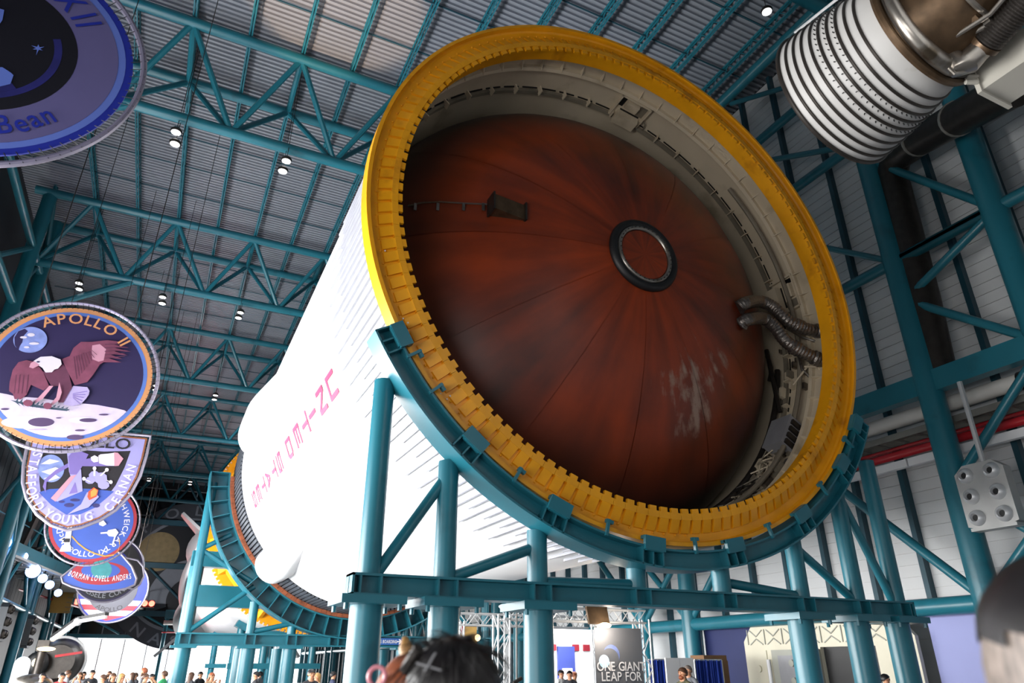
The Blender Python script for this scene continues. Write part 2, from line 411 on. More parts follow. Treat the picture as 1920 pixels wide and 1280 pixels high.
for i in range(5):
    x = -8+6.2*i
    MB().tube((x, 95.2, 17.5), (x+3.1, 95.2, 22), .14, 8).build('brace', 'teal_dark', ef); MB().tube((x+3.1, 95.2, 22), (x+6.2, 95.2, 17.5), .14, 8).build('brace', 'teal_dark', ef)
    MB().tube((x, 95.2, 12.5), (x+6.2, 95.2, 7.2), .14, 8).build('brace', 'teal_dark', ef)
    MB().tube((x+1, 95.2, 7), (x+5, 95.2, 5), .12, 8).build('brace', 'teal', ef)
# bright daylit lobby beyond the end wall
w1 = MB().bb((-7, 96.3, 0), (40, 96.4, 4.75)).build('window_1', 'day_glow'); struct(w1)
MB().bb((-9.3, 95.9, 4.55), (40, 96.2, 4.95)).build('window_header', 'teal', w1)
dm = MB().bb((-.06, 96.15, 0), (.06, 96.29, 4.5)).mesh('mullion', 'board_white', smooth=0)
for i in range(19): inst('mullion', dm, Matrix.Translation((-7+2.35*i, 0, 0)), w1)
# ================================================================== second rocket stage, lying on its side, open end towards the camera
AX, AY, AZ = 6.91, 8.59, 8.63
AC = (AX, AZ)
def cyl(r, deg, y):
    a = math.radians(deg); return (AX+r*math.cos(a), y, AZ+r*math.sin(a))
def around(deg): return Matrix.Translation((AX, 0, AZ)) @ Matrix.Rotation(-math.radians(deg), 4, 'Y')
# rust-orange dome paint with dark radial staining and a few pale scrapes
def dome_material():
    m = bpy.data.materials.new('dome_orange'); m.use_nodes = True; nt = m.node_tree; N = nt.nodes; L = nt.links
    b = N['Principled BSDF']; b.inputs['Roughness'].default_value = .42
    def mth(op, a, bb=None, c=None):
        n = N.new('ShaderNodeMath'); n.operation = op
        for i, v in enumerate((a, bb, c)):
            if v is None: continue
            if isinstance(v, (int, float)): n.inputs[i].default_value = v
            else: L.new(v, n.inputs[i])
        return n.outputs[0]
    g = N.new('ShaderNodeNewGeometry'); sx = N.new('ShaderNodeSeparateXYZ'); L.new(g.outputs['Position'], sx.inputs[0])
    dx = mth('SUBTRACT', sx.outputs[0], AX); dz = mth('SUBTRACT', sx.outputs[2], AZ)
    r = mth('SQRT', mth('ADD', mth('MULTIPLY', dx, dx), mth('MULTIPLY', dz, dz))); an = mth('ARCTAN2', dz, dx)
    cv = N.new('ShaderNodeCombineXYZ'); L.new(mth('MULTIPLY', an, 5.0), cv.inputs[0]); L.new(mth('MULTIPLY', r, .45), cv.inputs[1])
    n1 = N.new('ShaderNodeTexNoise'); n1.inputs['Scale'].default_value = 1.0; n1.inputs['Detail'].default_value = 6; L.new(cv.outputs[0], n1.inputs['Vector'])
    n2 = N.new('ShaderNodeTexNoise'); n2.inputs['Scale'].default_value = .55; n2.inputs['Detail'].default_value = 7; L.new(g.outputs['Position'], n2.inputs['Vector'])
    r1 = N.new('ShaderNodeValToRGB'); e = r1.color_ramp.elements
    e[0].position = .30; e[0].color = (*lin('#2c140e'), 1); e[1].position = .72; e[1].color = (*lin('#a03c10'), 1)
    q = r1.color_ramp.elements.new(.5); q.color = (*lin('#742a0e'), 1)
    L.new(mth('ADD', mth('MULTIPLY', n1.outputs['Fac'], .5), mth('MULTIPLY', n2.outputs['Fac'], .5)), r1.inputs[0])
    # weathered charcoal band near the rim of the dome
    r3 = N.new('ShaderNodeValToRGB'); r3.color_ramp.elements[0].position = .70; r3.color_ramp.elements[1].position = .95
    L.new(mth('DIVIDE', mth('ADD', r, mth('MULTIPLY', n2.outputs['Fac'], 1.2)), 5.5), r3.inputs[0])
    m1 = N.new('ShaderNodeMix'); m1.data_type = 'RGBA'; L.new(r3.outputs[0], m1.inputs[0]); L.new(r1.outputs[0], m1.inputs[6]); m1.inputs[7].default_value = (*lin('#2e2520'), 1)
    # pale scraped patches: radial, in the lower right part only
    n4 = N.new('ShaderNodeTexNoise'); n4.inputs['Scale'].default_value = 3.2; n4.inputs['Detail'].default_value = 9; L.new(cv.outputs[0], n4.inputs['Vector'])
    n5 = N.new('ShaderNodeTexNoise'); n5.inputs['Scale'].default_value = 1.3; n5.inputs['Detail'].default_value = 9; n5.inputs['Roughness'].default_value = .7; L.new(g.outputs['Position'], n5.inputs['Vector'])
    reg = mth('SUBTRACT', 1.0, mth('ABSOLUTE', mth('MULTIPLY', mth('ADD', an, 1.05), 1.25)))
    reg2 = mth('SUBTRACT', 1.0, mth('ABSOLUTE', mth('MULTIPLY', mth('SUBTRACT', r, 2.6), .55)))
    rr = N.new('ShaderNodeClamp'); L.new(mth('MULTIPLY', mth('MAXIMUM', reg, 0.0), mth('MAXIMUM', reg2, 0.0)), rr.inputs[0])
    sc = mth('MULTIPLY', mth('ADD', n4.outputs['Fac'], n5.outputs['Fac']), mth('ADD', .55, mth('MULTIPLY', rr.outputs[0], .6)))
    r4 = N.new('ShaderNodeValToRGB'); r4.color_ramp.elements[0].position = .98; r4.color_ramp.elements[1].position = .97
    r4.color_ramp.elements[0].position = .79
    L.new(mth('MULTIPLY', sc, .83), r4.inputs[0])
    m2 = N.new('ShaderNodeMix'); m2.data_type = 'RGBA'; L.new(r4.outputs[0], m2.inputs[0]); L.new(m1.outputs[2], m2.inputs[6]); m2.inputs[7].default_value = (*lin('#94796a'), 1)
    L.new(m2.outputs[2], b.inputs['Base Color']); MATS['dome_orange'] = m
dome_material()
st = thing('rocket_stage', 'huge white cylindrical rocket stage lying in teal cradles, open yellow-rimmed end towards us', 'rocket stage', (AX, AY, AZ))
sk = MB().lathe([(5.03, 8.95), (5.03, 26.0)], 160, AC).build('tank_skin', 'white_paint', st)
smesh = MB()
for (y0, y1) in ((9.0, 11.7),):
    smesh.bb((5.02, y0, -.012), (5.075, y1, .012))
mat('stringer_shading', '#8e9098', .5, var=.05)  # grey puts shading into the colour so the stringers show as lines
sl = smesh.mesh('stringer', 'stringer_shading', smooth=0); ss = MB().bb((5.02, 9.0, -.012), (5.075, 10.9, .012)).mesh('stringer', 'stringer_shading', smooth=0)
for k in range(200):
    dg = 90+360*k/200
    if math.cos(math.radians(dg)) > .55 or math.sin(math.radians(dg)) > .75: continue
    inst('stringer', sl if k % 2 else ss, around(dg), sk)
# aft skirt with corrugation
af = MB().lathe([(5.03, 26.0), (5.0, 26.02), (5.0, 28.7), (1.0, 28.9)], 120, AC).build('aft_skirt', 'skirt_dark', st)
rb = MB().bb((4.98, 26.0, -.045), (5.09, 28.6, .045)).mesh('skirt_rib', 'skirt_dark', smooth=0)
for k in range(150):
    dg = 100+250*k/150; inst('skirt_rib', rb, around(dg), af)
# lettering, one letter above the other, first letter nearest
ml = MB(); LA = math.radians(-157.0)
ypos = [12.64, 13.56, 14.49, 15.27, 16.21, 17.33, 18.83, 19.75, 20.8, 21.75, 22.83, 23.8]
BLK = dict(U=[(0, 0, .2, 1), (.8, 0, 1, 1), (0, 0, 1, .2)], N=[(0, 0, .2, 1), (.8, 0, 1, 1), ((.0, 1), (.24, 1), (1, 0), (.76, 0))], I=[(.4, 0, .6, 1)], T=[(0, .8, 1, 1), (.4, 0, .6, 1)], E=[(0, 0, .2, 1), (0, .8, 1, 1), (0, .4, .9, .6), (0, 0, 1, .2)],
           D=[(0, 0, .2, 1), (0, .8, .8, 1), (0, 0, .8, .2), ((.8, .0), (1, .2), (1, .8), (.8, 1))], S=[(0, .8, 1, 1), (0, .4, 1, .6), (0, 0, 1, .2), (0, .5, .2, 1), (.8, 0, 1, .5)], A=[((0, 0), (.22, 0), (.6, 1), (.4, 1)), ((1, 0), (.78, 0), (.4, 1), (.6, 1)), (.2, .25, .8, .42)])
for ch, yc in zip('UNITEDSTATES', ypos):
    ml = MB()
    for k, q in enumerate(BLK[ch]):
        pts = q if isinstance(q[0], tuple) else ((q[0], q[1]), (q[2], q[1]), (q[2], q[3]), (q[0], q[3]))
        vs = []
        for (u, v) in pts:
            a = LA+((u-.5)*.50)/5.04; rr = 5.045+.0006*k; vs.append((AX+rr*math.cos(a), yc-(v-.5)*.62, AZ+rr*math.sin(a)))
        ml.ngon(vs)
    ml.build('letter', 'red_letter', sk, smooth=0)
# fairings on the flank
def fairing(name, deg, y0, y1, w, h):
    m = MB(); n = 14; vs = []; fs = []; ks = 16
    for i in range(n+1):
        t = i/n; yy = y0+(y1-y0)*t; s = min(1, math.sqrt(max(0, 1-((t-.82)/.18)**2)) if t > .82 else (.12+.88*min(1, t/.55)))
        for j in range(ks+1):
            b = PI*j/ks; rr = 4.95+h*s*math.sin(b); aa = math.degrees(w*s*math.cos(b)/5.0); vs.append(cyl(rr, deg+aa, yy))
    for i in range(n):
        for j in range(ks): fs.append((i*(ks+1)+j, i*(ks+1)+j+1, (i+1)*(ks+1)+j+1, (i+1)*(ks+1)+j))
    m._add(vs, fs); m.build(name, 'white_paint', st)
fairing('line_fairing', 174, 18.5, 25.8, .8, .5)
fairing('line_fairing', -133, 20.5, 28.2, .65, .55)
# yellow rim
rp = [(5.20, 8.59), (5.20, 8.90), (5.03, 8.97), (4.74, 9.0), (4.70, 8.98), (4.70, 8.68), (4.82, 8.68), (4.97, 8.73), (5.11, 8.72), (5.135, 8.69), (5.14, 8.59)]
rim = MB().lathe(rp, 180, AC, closed=True).build('yellow_rim', 'yellow', st, smooth=30)
lg = MB(); hw = math.radians(1.25)
lg.prism([(4.79, 8.605), (4.79, 8.75), (5.0, 8.75), (4.99, 8.70)], lambda u, v, d: (u, v, d), -.078, .078); lg.box((4.75, 8.655, 0), (.10, .10, .203)); lg.box((4.665, 8.64, 0), (.075, .05, .125))
lgm = lg.mesh('lug', 'yellow', smooth=0)
for k in range(144): inst('lug', lgm, around(2.5*k+.8), rim)
stud = MB().sphere((5.02, 8.715, 0), (.018, .018, .018), 8, 6).mesh('rivet', 'yellow')
for k in range(90): inst('rivet', stud, around(60+2.4*k), rim)
pinm = MB().sphere((0, 0, 0), .014, 8, 6).mesh('pinhole_light', 'board_white')  # white beads stand in for light showing through small holes in the rim
for q in ((826, 738), (833, 731), (838, 748), (844, 742), (722, 470), (756, 597), (765, 605)):
    inst('pinhole_light', pinm, Matrix.Translation(at(*q, 1, 8.69)), rim)
# inner skirt wall
sw = MB().lathe([(4.74, 8.99), (4.95, 9.02), (4.95, 11.6)], 140, AC).build('inner_skirt', 'cream', st)
MB().lathe([(4.95, 9.40), (4.86, 9.40), (4.84, 9.47), (4.95, 9.52)], 140, AC).build('frame_ring', 'cream', sw)
MB().lathe([(4.95, 10.12), (4.88, 10.12), (4.87, 10.2), (4.95, 10.22)], 140, AC).build('frame_ring', 'cream_dark', sw)
gs = MB().prism([(4.95, 9.22), (4.95, 9.42), (4.82, 9.42)], lambda u, v, d: (u, v, d), -.01, .01).mesh('gusset', 'cream', smooth=0)
for k in range(60): inst('gusset', gs, around(6*k+2), sw)
gs2 = MB().bb((4.80, 10.0, -.012), (4.95, 10.16, .012)).mesh('clip', 'cream', smooth=0)
for k in range(48): inst('clip', gs2, around(7.5*k+1), sw)
sl_ = MB().box((4.935, 10.07, 0), (.03, .02, .38)).mesh('slot', 'black', smooth=0)
for k in range(64): inst('slot', sl_, around(5.625*k+2), sw)
# dome
DA, DB, DY = 4.93, 2.9, 8.70
def dome_y(r): return DY+DB*(1-math.sqrt(max(0.0, 1-(r/DA)**2)))
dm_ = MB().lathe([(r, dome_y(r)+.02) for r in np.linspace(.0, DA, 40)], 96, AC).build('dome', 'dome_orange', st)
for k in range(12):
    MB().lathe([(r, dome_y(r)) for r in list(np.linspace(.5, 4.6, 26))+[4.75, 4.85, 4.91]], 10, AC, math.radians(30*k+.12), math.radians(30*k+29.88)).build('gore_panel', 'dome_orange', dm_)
def torus_y(R, r, y, mtl, name, par, n=64):
    MB().path([cyl(R, 360*i/n, y) for i in range(n)], r, 10, closed=True).build(name, mtl, par)
mh = MB().lathe([(0.001, 8.66), (.5, 8.66), (.52, 8.70)], 48, AC).build('hatch_cover', 'dome_orange', dm_)
torus_y(.66, .085, 8.70, 'black', 'gasket', mh); torus_y(.555, .045, 8.66, 'steel', 'clamp_ring', mh)
bm2 = MB().sphere((.555, 8.612, 0), .014, 6, 5).mesh('bolt', 'steel_dark')
for k in range(36): inst('bolt', bm2, around(10*k), mh)
def dome_hit(px, py):
    lo, hi = 8.2, 11.6
    for _ in range(40):
        y = (lo+hi)/2; p = at(px, py, 1, y); r = math.hypot(p[0]-AX, p[2]-AZ)
        if y > dome_y(min(r, DA)): hi = y
        else: lo = y
    return at(px, py, 1, lo-.03)
# instrument box and its clipped cable on the dome
c0 = dome_hit(950, 394); ins = MB().box(c0, (.62, .25, .30), rotm('Y', math.radians(6))).build('sensor_box', 'steel_brown', dm_)
ins2 = MB()
for s in (-1, 1): ins2.box((c0[0]+.31*s, c0[1]-.02, c0[2]-.02*s), (.03, .30, .36))
ins2.build('end_plate', 'steel_dark', ins)
cab = [dome_hit(px, py) for px, py in ((765, 386), (790, 380), (825, 378), (870, 381), (918, 383))]
MB().path([tuple(p) for p in cab], .016, 6).build('cable', 'steel', dm_)
for px in (778, 820, 868, 905):
    p = dome_hit(px, 384); MB().box((p[0], p[1]-.03, p[2]-.06), (.05, .02, .15)).build('cable_clip', 'steel', dm_)
for dx, dz in ((.38, -.05), (.42, -.1), (.4, -.13), (.47, -.12)): MB().tube((c0[0]+.3, c0[1]-.05, c0[2]-.08), (c0[0]+dx, c0[1]-.08, c0[2]+dz), .012, 6).build('wire', 'steel', ins)
# equipment on the inner skirt
def cframe(deg, y, r=4.94):
    a = math.radians(deg)
    def f(u, v, d): # u tangential, v along the axis, d inwards
        rr = r-d; return (AX+rr*math.cos(a)-u*math.sin(a), y+v, AZ+rr*math.sin(a)+u*math.cos(a))
    return f
def cbox(name, f, u, v, d, m, par):
    return MB().prism([(u[0], v[0]), (u[1], v[0]), (u[1], v[1]), (u[0], v[1])], f, d[0], d[1]).build(name, m, par, smooth=0)
for deg, yc in ((79.6, 9.80), (10, 9.76)):
    f = cframe(deg, yc); pn = cbox('equipment_panel', f, (-.40, .40), (-.3, .3), (0, .05), 'cream', sw)
    for u in (-.40, .36): cbox('edge_strip', f, (u, u+.04), (-.32, .32), (.05, .12), 'cream', pn)
    cbox('edge_strip', f, (-.4, .4), (-.32, -.28), (.05, .12), 'cream', pn)
    cbox('relay_box', f, (-.30, .25), (.12, .40), (.05, .22), 'cream', pn); cbox('relay_box', f, (-.12, .2), (-.22, -.05), (.05, .16), 'cream', pn)
    cbox('recess', f, (-.34, -.16), (-.24, .06), (.05, .06), 'cream_dark', pn); cbox('recess', f, (.23, .33), (-.24, .0), (.05, .07), 'black', pn)
    cbox('recess', f, (-.28, .22), (.07, .1), (.05, .07), 'black', pn)
    MB().path([f(-.4, .05, .06), f(-.5, .12, .1), f(-.55, .25, .08), f(-.6, .4, .06)], .015, 6).build('wire', 'cream_dark', pn)
f = cframe(-32.5, 9.82); gb = cbox('grey_equipment_box', f, (-.42, .30), (-.26, .24), (0, .34), 'grey_box', sw)
for k in range(4): cbox('cover_flange', f, (-.4+.17*k, -.3+.17*k), (-.31, -.26), (.06, .3), 'steel_dark', gb)
cbox('lid', f, (-.43, .31), (-.27, .25), (.34, .37), 'grey_box', gb)
rnd = random.Random(3)
for k in range(56):
    deg = rnd.uniform(-78, -36) if k < 44 else rnd.uniform(-20, -4); yc = rnd.uniform(9.55, 10.35); f = cframe(deg, yc); s = rnd.uniform(.04, .13)
    cbox('bracket', f, (-s, s), (-s*.4, s*.4), (0, rnd.uniform(.05, .2)), rnd.choice(['cream', 'cream_dark', 'steel', 'cream_dark']), sw)
for k in range(16):
    d0 = rnd.uniform(-75, -42); pts = []
    for i in range(6): pts.append(cyl(4.8+rnd.uniform(-.1, .06), d0+i*rnd.uniform(2, 4), 9.7+rnd.uniform(-.1, .5)))
    MB().path(pts, .014, 6).build('wire', rnd.choice(['cream', 'steel_dark', 'cream_dark']), sw)
MB().path([cyl(4.74, d, 9.62) for d in range(-80, 45, 4)], .05, 8).build('conduit', 'cream_dark', sw)
MB().path([cyl(4.78, d, 10.3) for d in range(-90, -8, 4)], .06, 8).build('conduit', 'steel_dark', sw)
MB().path([cyl(4.6, -14+2*i, 10.35-.05*math.sin(i)) for i in range(6)]+[cyl(4.75, -24, 10.1)], .05, 8).build('conduit', 'steel_dark', sw)
# the two foil-wrapped feed pipes
for pts in (((1384, 577, 0), (1398, 568, -.2), (1424, 565, 9.36), (1450, 576, 9.34), (1478, 602, 9.28), (1510, 616, 9.22), (1545, 622, 9.16), (1575, 628, 9.06)),
            ((1390, 606, 0), (1402, 599, -.2), (1428, 596, 9.36), (1450, 610, 9.34), (1474, 640, 9.28), (1505, 660, 9.22), (1540, 676, 9.16), (1572, 688, 9.06))):
    P = []
    for q in pts:
        if q[2] > 1: P.append(Vector(at(*q[:2], 1, q[2])))
        else: h = dome_hit(*q[:2]); P.append(Vector(at(*q[:2], 1, h[1]+q[2])))
    Q = []
    for i in range(len(P)-1):
        p0, p1, p2, p3 = P[max(0, i-1)], P[i], P[i+1], P[min(len(P)-1, i+2)]
        for t in np.linspace(0, 1, 12, endpoint=False):
            Q.append(.5*((2*p1)+(p2-p0)*t+(2*p0-5*p1+4*p2-p3)*t*t+(3*p1-p0-3*p2+p3)*t**3))
    rad = [.125+(.012 if i % 2 else 0)+(.03 if i in (0, 1, 2) else 0)+(.025 if 52 < i < 58 or 66 < i < 72 else 0) for i in range(len(Q))]
    MB().path(Q, rad, 14).build('feed_pipe', 'foil', sw, smooth=25)
def strut(a, b, r, m='cream', n='strut'): MB().tube(at(*a[:2], 1, a[2]), at(*b[:2], 1, b[2]), r, 6).build(n, m, sw)
for a, b in (((1515, 602, 9.45), (1556, 566, 9.1)), ((1527, 602, 9.4), (1562, 604, 9.08)), ((1530, 632, 9.4), (1566, 636, 9.06)), ((1530, 651, 9.4), (1568, 654, 9.05)), ((1522, 676, 9.4), (1564, 686, 9.06)), ((1522, 676, 9.4), (1564, 722, 9.1)), ((1522, 676, 9.4), (1487, 722, 9.7)), ((1508, 687, 9.45), (1562, 688, 9.1))): strut(a, b, .022)
MB().path([at(1498, 665, 1, 9.6), at(1504, 692, 1, 9.55), at(1524, 712, 1, 9.45), at(1546, 733, 1, 9.3), at(1556, 742, 1, 9.2)], .035, 8).build('drain_pipe', 'steel', sw)
MB().path([at(1476, 616, 1, 9.6), at(1505, 632, 1, 9.5), at(1528, 640, 1, 9.35)], .03, 8).build('drain_pipe', 'steel', sw)
# ================================================================== cradles
def arc_band(mb, r0, r1, y0, y1, d0, d1, n): mb.lathe([(r0, y0), (r1, y0), (r1, y1), (r0, y1)], n, AC, math.radians(d0), math.radians(d1), closed=True)
def disc_bolts(name, me, x, y, z, par, sx, sy):
    for dx in (-sx, sx):
        for dy in (-sy, sy): inst(name, me, Matrix.Translation((x+dx, y+dy, z)), par)
cr = thing('support_cradle', 'near teal steel cradle holding the open yellow-rimmed end of the stage', 'cradle', (AX, 8.9, 0))
m = MB(); arc_band(m, 5.27, 5.30, 8.50, 8.95, -151.5, -28.5, 90); m.build('inner_flange', 'teal', cr)
m = MB(); arc_band(m, 5.53, 5.56, 8.50, 8.95, -151.5, -28.5, 90); m.build('outer_flange', 'teal', cr)
m = MB(); arc_band(m, 5.29, 5.54, 8.66, 8.70, -151.5, -28.5, 90); m.build('arc_web', 'teal', cr)
PX = [2.34, 3.35, 4.73, 6.4, 8.03, 9.72, 11.04, 12.07]; PY = 8.95
PDEG = [-math.degrees(math.acos((x-AX)/5.56)) for x in PX]; PDEG[0] = -145.8; PDEG[7] = -34.2
stf = MB().bb((5.28, 8.50, -.012), (5.55, 8.68, .012)).mesh('stiffener', 'teal', smooth=0)
clm = MB().box((5.24, 8.47, 0), (.20, .06, .36)); clm.box((5.16, 8.52, 0), (.05, .10, .36)); clm.box((5.33, 8.49, 0), (.04, .08, .30)); clmm = clm.mesh('clamp_plate', 'teal', smooth=0)
hk = MB().box((5.2, 8.49, 0), (.24, .05, .04)).box((5.1, 8.52, .03), (.05, .06, .12)).mesh('hook', 'teal', smooth=0)
cdeg = [-149.5]+[PDEG[i] for i in range(1, 7)]+[-30.5]
for d in cdeg:
    inst('clamp_plate', clmm, around(d), cr)
    for o in (-1.9, 0, 1.9): inst('stiffener', stf, around(d+o), cr)
for i in range(7): inst('hook', hk, around((cdeg[i]+cdeg[i+1])/2), cr)
inst('hook', hk, around(-146), cr)
# cross beam (I-section)
m = MB(); m.bb((2.1, 8.78, 2.80), (12.3, 9.12, 2.83)); m.bb((2.1, 8.78, 2.57), (12.3, 9.12, 2.60)); m.bb((2.1, 8.93, 2.59), (12.3, 8.96, 2.81)); m.bb((2.1, 8.78, 2.57), (2.13, 9.12, 2.83)); m.bb((12.27, 8.78, 2.57), (12.3, 9.12, 2.83))
m.build('cross_beam', 'teal', cr, smooth=0)
wst = MB().bb((-.012, 8.79, 2.59), (.012, 9.11, 2.81)).mesh('stiffener', 'teal', smooth=0)
bolt = MB().tube((0, 0, -.07), (0, 0, .03), .03, 6).mesh('bolt', 'teal')
for i, x in enumerate(PX):
    zt = AZ+5.55*math.sin(math.radians(PDEG[i] if 0 < i < 7 else (-144.5 if i == 0 else -35.5)))
    MB().tube((x, PY, 2.83), (x, PY, zt+.02), .145, 20).build('post', 'teal', cr)
    for dx in (-.13, .13): inst('stiffener', wst, Matrix.Translation((x+dx, 0, 0)), cr)
    if i not in (3, 4):
        xl = x+(.03 if i in (1, 2) else (-.06 if i > 4 else .02))
        MB().tube((xl, PY+.05, 0), (xl, PY+.05, 2.47), .205, 28).build('column', 'teal', cr)
        MB().bb((xl-.40, PY-.33, 2.47), (xl+.40, PY+.43, 2.57)).build('cap_plate', 'teal', cr)
        MB().bb((xl-.35, PY-.3, 0), (xl+.35, PY+.4, .04)).build('base_plate', 'teal', cr)
        disc_bolts('bolt', bolt, xl, PY+.05, 2.47, cr, .33, .31)
for i in (0, 1, 2):
    zt = AZ+5.55*math.sin(math.radians(PDEG[i+1]))
    MB().tube((PX[i]+.1, PY, 2.85), (PX[i+1]-.05, PY, zt-.22), .075, 12).build('brace', 'teal', cr)
for i in (5, 6, 7):
    zt = AZ+5.55*math.sin(math.radians(PDEG[i-1]))
    MB().tube((PX[i]-.1, PY, 2.85), (PX[i-1]+.05, PY, zt-.2), .075, 12).build('brace', 'teal', cr)
# wooden packing blocks between the far cradle and the stage
FY = 28.6
wb = MB().lathe([(5.10, FY-.75), (5.225, FY-.75), (5.225, FY+.2), (5.10, FY+.2)], 3, (0, 0), 0, math.radians(2.15), closed=True).mesh('packing_block', 'wood', smooth=0)
pk = thing('wooden_packing', 'row of reddish brown timber blocks packed between far teal cradle and stage', 'packing', cyl(5.2, -90, FY))
for k in range(62): inst('packing_block', wb, around(-176+2.25*k+ (4 if k > 17 else 0)), pk)
cf = thing('support_cradle', 'far deep-webbed teal cradle under the rear end of the white stage', 'cradle', (AX, FY, 0))
m = MB(); arc_band(m, 5.23, 5.28, FY-.55, FY+.25, -178, -28, 90); m.build('inner_flange', 'teal', cf)
m = MB(); arc_band(m, 5.90, 5.95, FY-.55, FY+.25, -178, -28, 90); m.build('outer_flange', 'teal', cf)
m = MB(); arc_band(m, 5.26, 5.92, FY+.05, FY+.10, -178, -28, 90); m.build('arc_web', 'teal', cf)
sf2 = MB().bb((5.25, FY-.52, -.015), (5.92, FY+.08, .015)).mesh('stiffener', 'teal', smooth=0)
for k in range(28): inst('stiffener', sf2, around(-178+5.55*k), cf)
FP = [1.15, 3.3, 4.75, 6.3, 7.5, 9.1, 10.6, 12.6]
m = MB(); m.bb((.85, FY-.3, 2.42), (12.9, FY+.3, 2.47)); m.bb((.85, FY-.3, 2.78), (12.9, FY+.3, 2.83)); m.bb((.85, FY-.05, 2.45), (12.9, FY+.05, 2.8)); m.build('cross_beam', 'teal', cf, smooth=0)
w2 = MB().bb((-.02, FY-.3, 2.46), (.02, FY+.3, 2.79)).mesh('stiffener', 'teal', smooth=0)
for i, x in enumerate(FP):
    c = (x-AX)/5.95; zt = AZ-5.93*math.sqrt(max(0, 1-c*c)) if i > 0 else AZ-.5
    if i == 7: zt = AZ-.5-5.0*0.3
    MB().tube((x, FY, 2.83), (x, FY, zt), .16, 14).build('post', 'teal', cf)
    for dx in (-.16, .16): inst('stiffener', w2, Matrix.Translation((x+dx, 0, 0)), cf)
    if i not in (3, 4):
        MB().tube((x, FY, 0), (x, FY, 2.34), .27, 20).build('column', 'teal', cf); MB().bb((x-.42, FY-.4, 2.34), (x+.42, FY+.4, 2.42)).build('cap_plate', 'teal', cf)
        MB().tube((x+.1, FY+3.2, 0), (x+.1, FY+3.2, 6.0 if i in (0, 7) else 2.4), .27, 16).build('column', 'teal', cf)
for p, q in (((1.25, 2.9), (3.2, 4.45)), ((3.4, 2.9), (4.7, 3.2)), ((1.25, 5.6), (3.1, 4.6)), ((1.2, 5.7), (2.1, 6.25)), ((12.4, 2.9), (10.7, 4.2))): MB().tube((p[0], FY, p[1]), (q[0], FY, q[1]), .09, 10).build('brace', 'teal', cf)
MB().bb((1.0, FY+2.9, 5.4), (3.4, FY+3.5, 6.0)).build('rear_beam', 'teal', cf)
MB().bb((1.2, FY+2.9, 3.9), (12.6, FY+3.5, 4.7)).build('rear_beam', 'teal', cf)
# ================================================================== first rocket stage, beyond the second
s1 = thing('rocket_stage', 'distant white rocket stage with yellow toothed ring and red-lit tail', 'rocket stage', (AX, 38, AZ))
MB().lathe([(5.03, 38.3), (5.03, 69.0), (5.25, 71.5), (5.25, 73.5)], 96, AC).build('tank_skin', 'white_paint', s1)
yr = MB().lathe([(4.5, 37.5), (5.34, 37.5), (5.34, 37.9), (5.1, 38.3), (4.5, 38.3)], 120, AC, closed=True).build('yellow_ring', 'yellow', s1, smooth=30)
yt = MB().box((5.38, 37.7, 0), (.14, .3, .13)).mesh('tooth', 'yellow', smooth=0)
for k in range(110): inst('tooth', yt, around(95+2.3*k), yr)
MB().lathe([(4.2, 36.3), (4.9, 36.3), (5.0, 37.3), (4.8, 37.5), (4.2, 36.9)], 100, AC, closed=True).build('inner_ring', 'yellow', s1, smooth=30)
for k in range(16): 
    d = 100+16*k; MB().beam(cyl(4.3, d, 36.4), cyl(5.2, d, 37.5), .18, .3).build('ring_strut', 'yellow', s1)
MB().lathe([(.01, 38.5), (2.5, 38.7), (4.9, 39.6)], 64, AC).build('forward_dome', 'cream_dark', s1)
for d in (135, 225, 315, 45):
    m = MB(); n = 18; vs = []; fs = []
    for i in range(n+1):
        t = i/n; yy = 64+9.5*t; rr = .25+2.0*t**.8; cx, _, cz = cyl(4.2, d, 0)
        for j in range(25): a = 2*PI*j/24; vs.append((cx+rr*math.cos(a), yy, cz+rr*math.sin(a)))
    for i in range(n):
        for j in range(24): fs.append((i*25+j, i*25+j+1, (i+1)*25+j+1, (i+1)*25+j))
    m._add(vs, fs); m.build('engine_fairing', 'white_paint', s1)
    f0 = cyl(5.6, d, 70.0); f1 = cyl(5.6, d, 74.0); f2 = cyl(8.7, d, 74.0); f3 = cyl(8.7, d, 72.6)
    a = math.radians(d+90); o = (math.cos(a)*.12, 0, math.sin(a)*.12)
    q = [f0, f1, f2, f3]; vs = [tuple(np.array(p)+o) for p in q]+[tuple(np.array(p)-o) for p in q]
    MB()._add(vs, [(0, 1, 2, 3), (7, 6, 5, 4), (0, 4, 5, 1), (1, 5, 6, 2), (2, 6, 7, 3), (3, 7, 4, 0)]).build('fin', 'white_paint', s1, smooth=0)
    cx, _, cz = cyl(3.6, d, 0)
    eb = MB().lathe([(.7, 74.0), (1.0, 75.0), (1.5, 76.4), (1.8, 78.0), (1.7, 78.0), (.6, 74.2)], 40, (cx, cz)).build('engine_bell', 'steel_dark', s1)
    hp = MB().lathe([(1.2, 75.5), (1.28, 75.5), (1.28, 75.6), (1.2, 75.6)], 40, (cx, cz), closed=True).build('hoop', 'steel', eb)
for sy, lb_ in ((46.0, 'low teal saddle under the front half of the distant stage'), (63.0, 'low teal saddle under the rear half of the distant stage')):
    sd = thing('support_cradle', lb_, 'cradle', (AX, sy, 0)); m = MB(); arc_band(m, 5.035, 5.4, sy-.4, sy+.4, -118, -62, 40); m.build('saddle', 'teal', sd)
    for x in (4.8, 6.2, 7.6, 9.0): MB().tube((x, sy, 0), (x, sy, AZ-5.2*math.sqrt(1-((x-AX)/5.2)**2)), .22, 12).build('post', 'teal', sd)
    MB().bb((4.3, sy-.3, 1.6), (9.5, sy+.3, 1.9)).build('cross_beam', 'teal', sd)
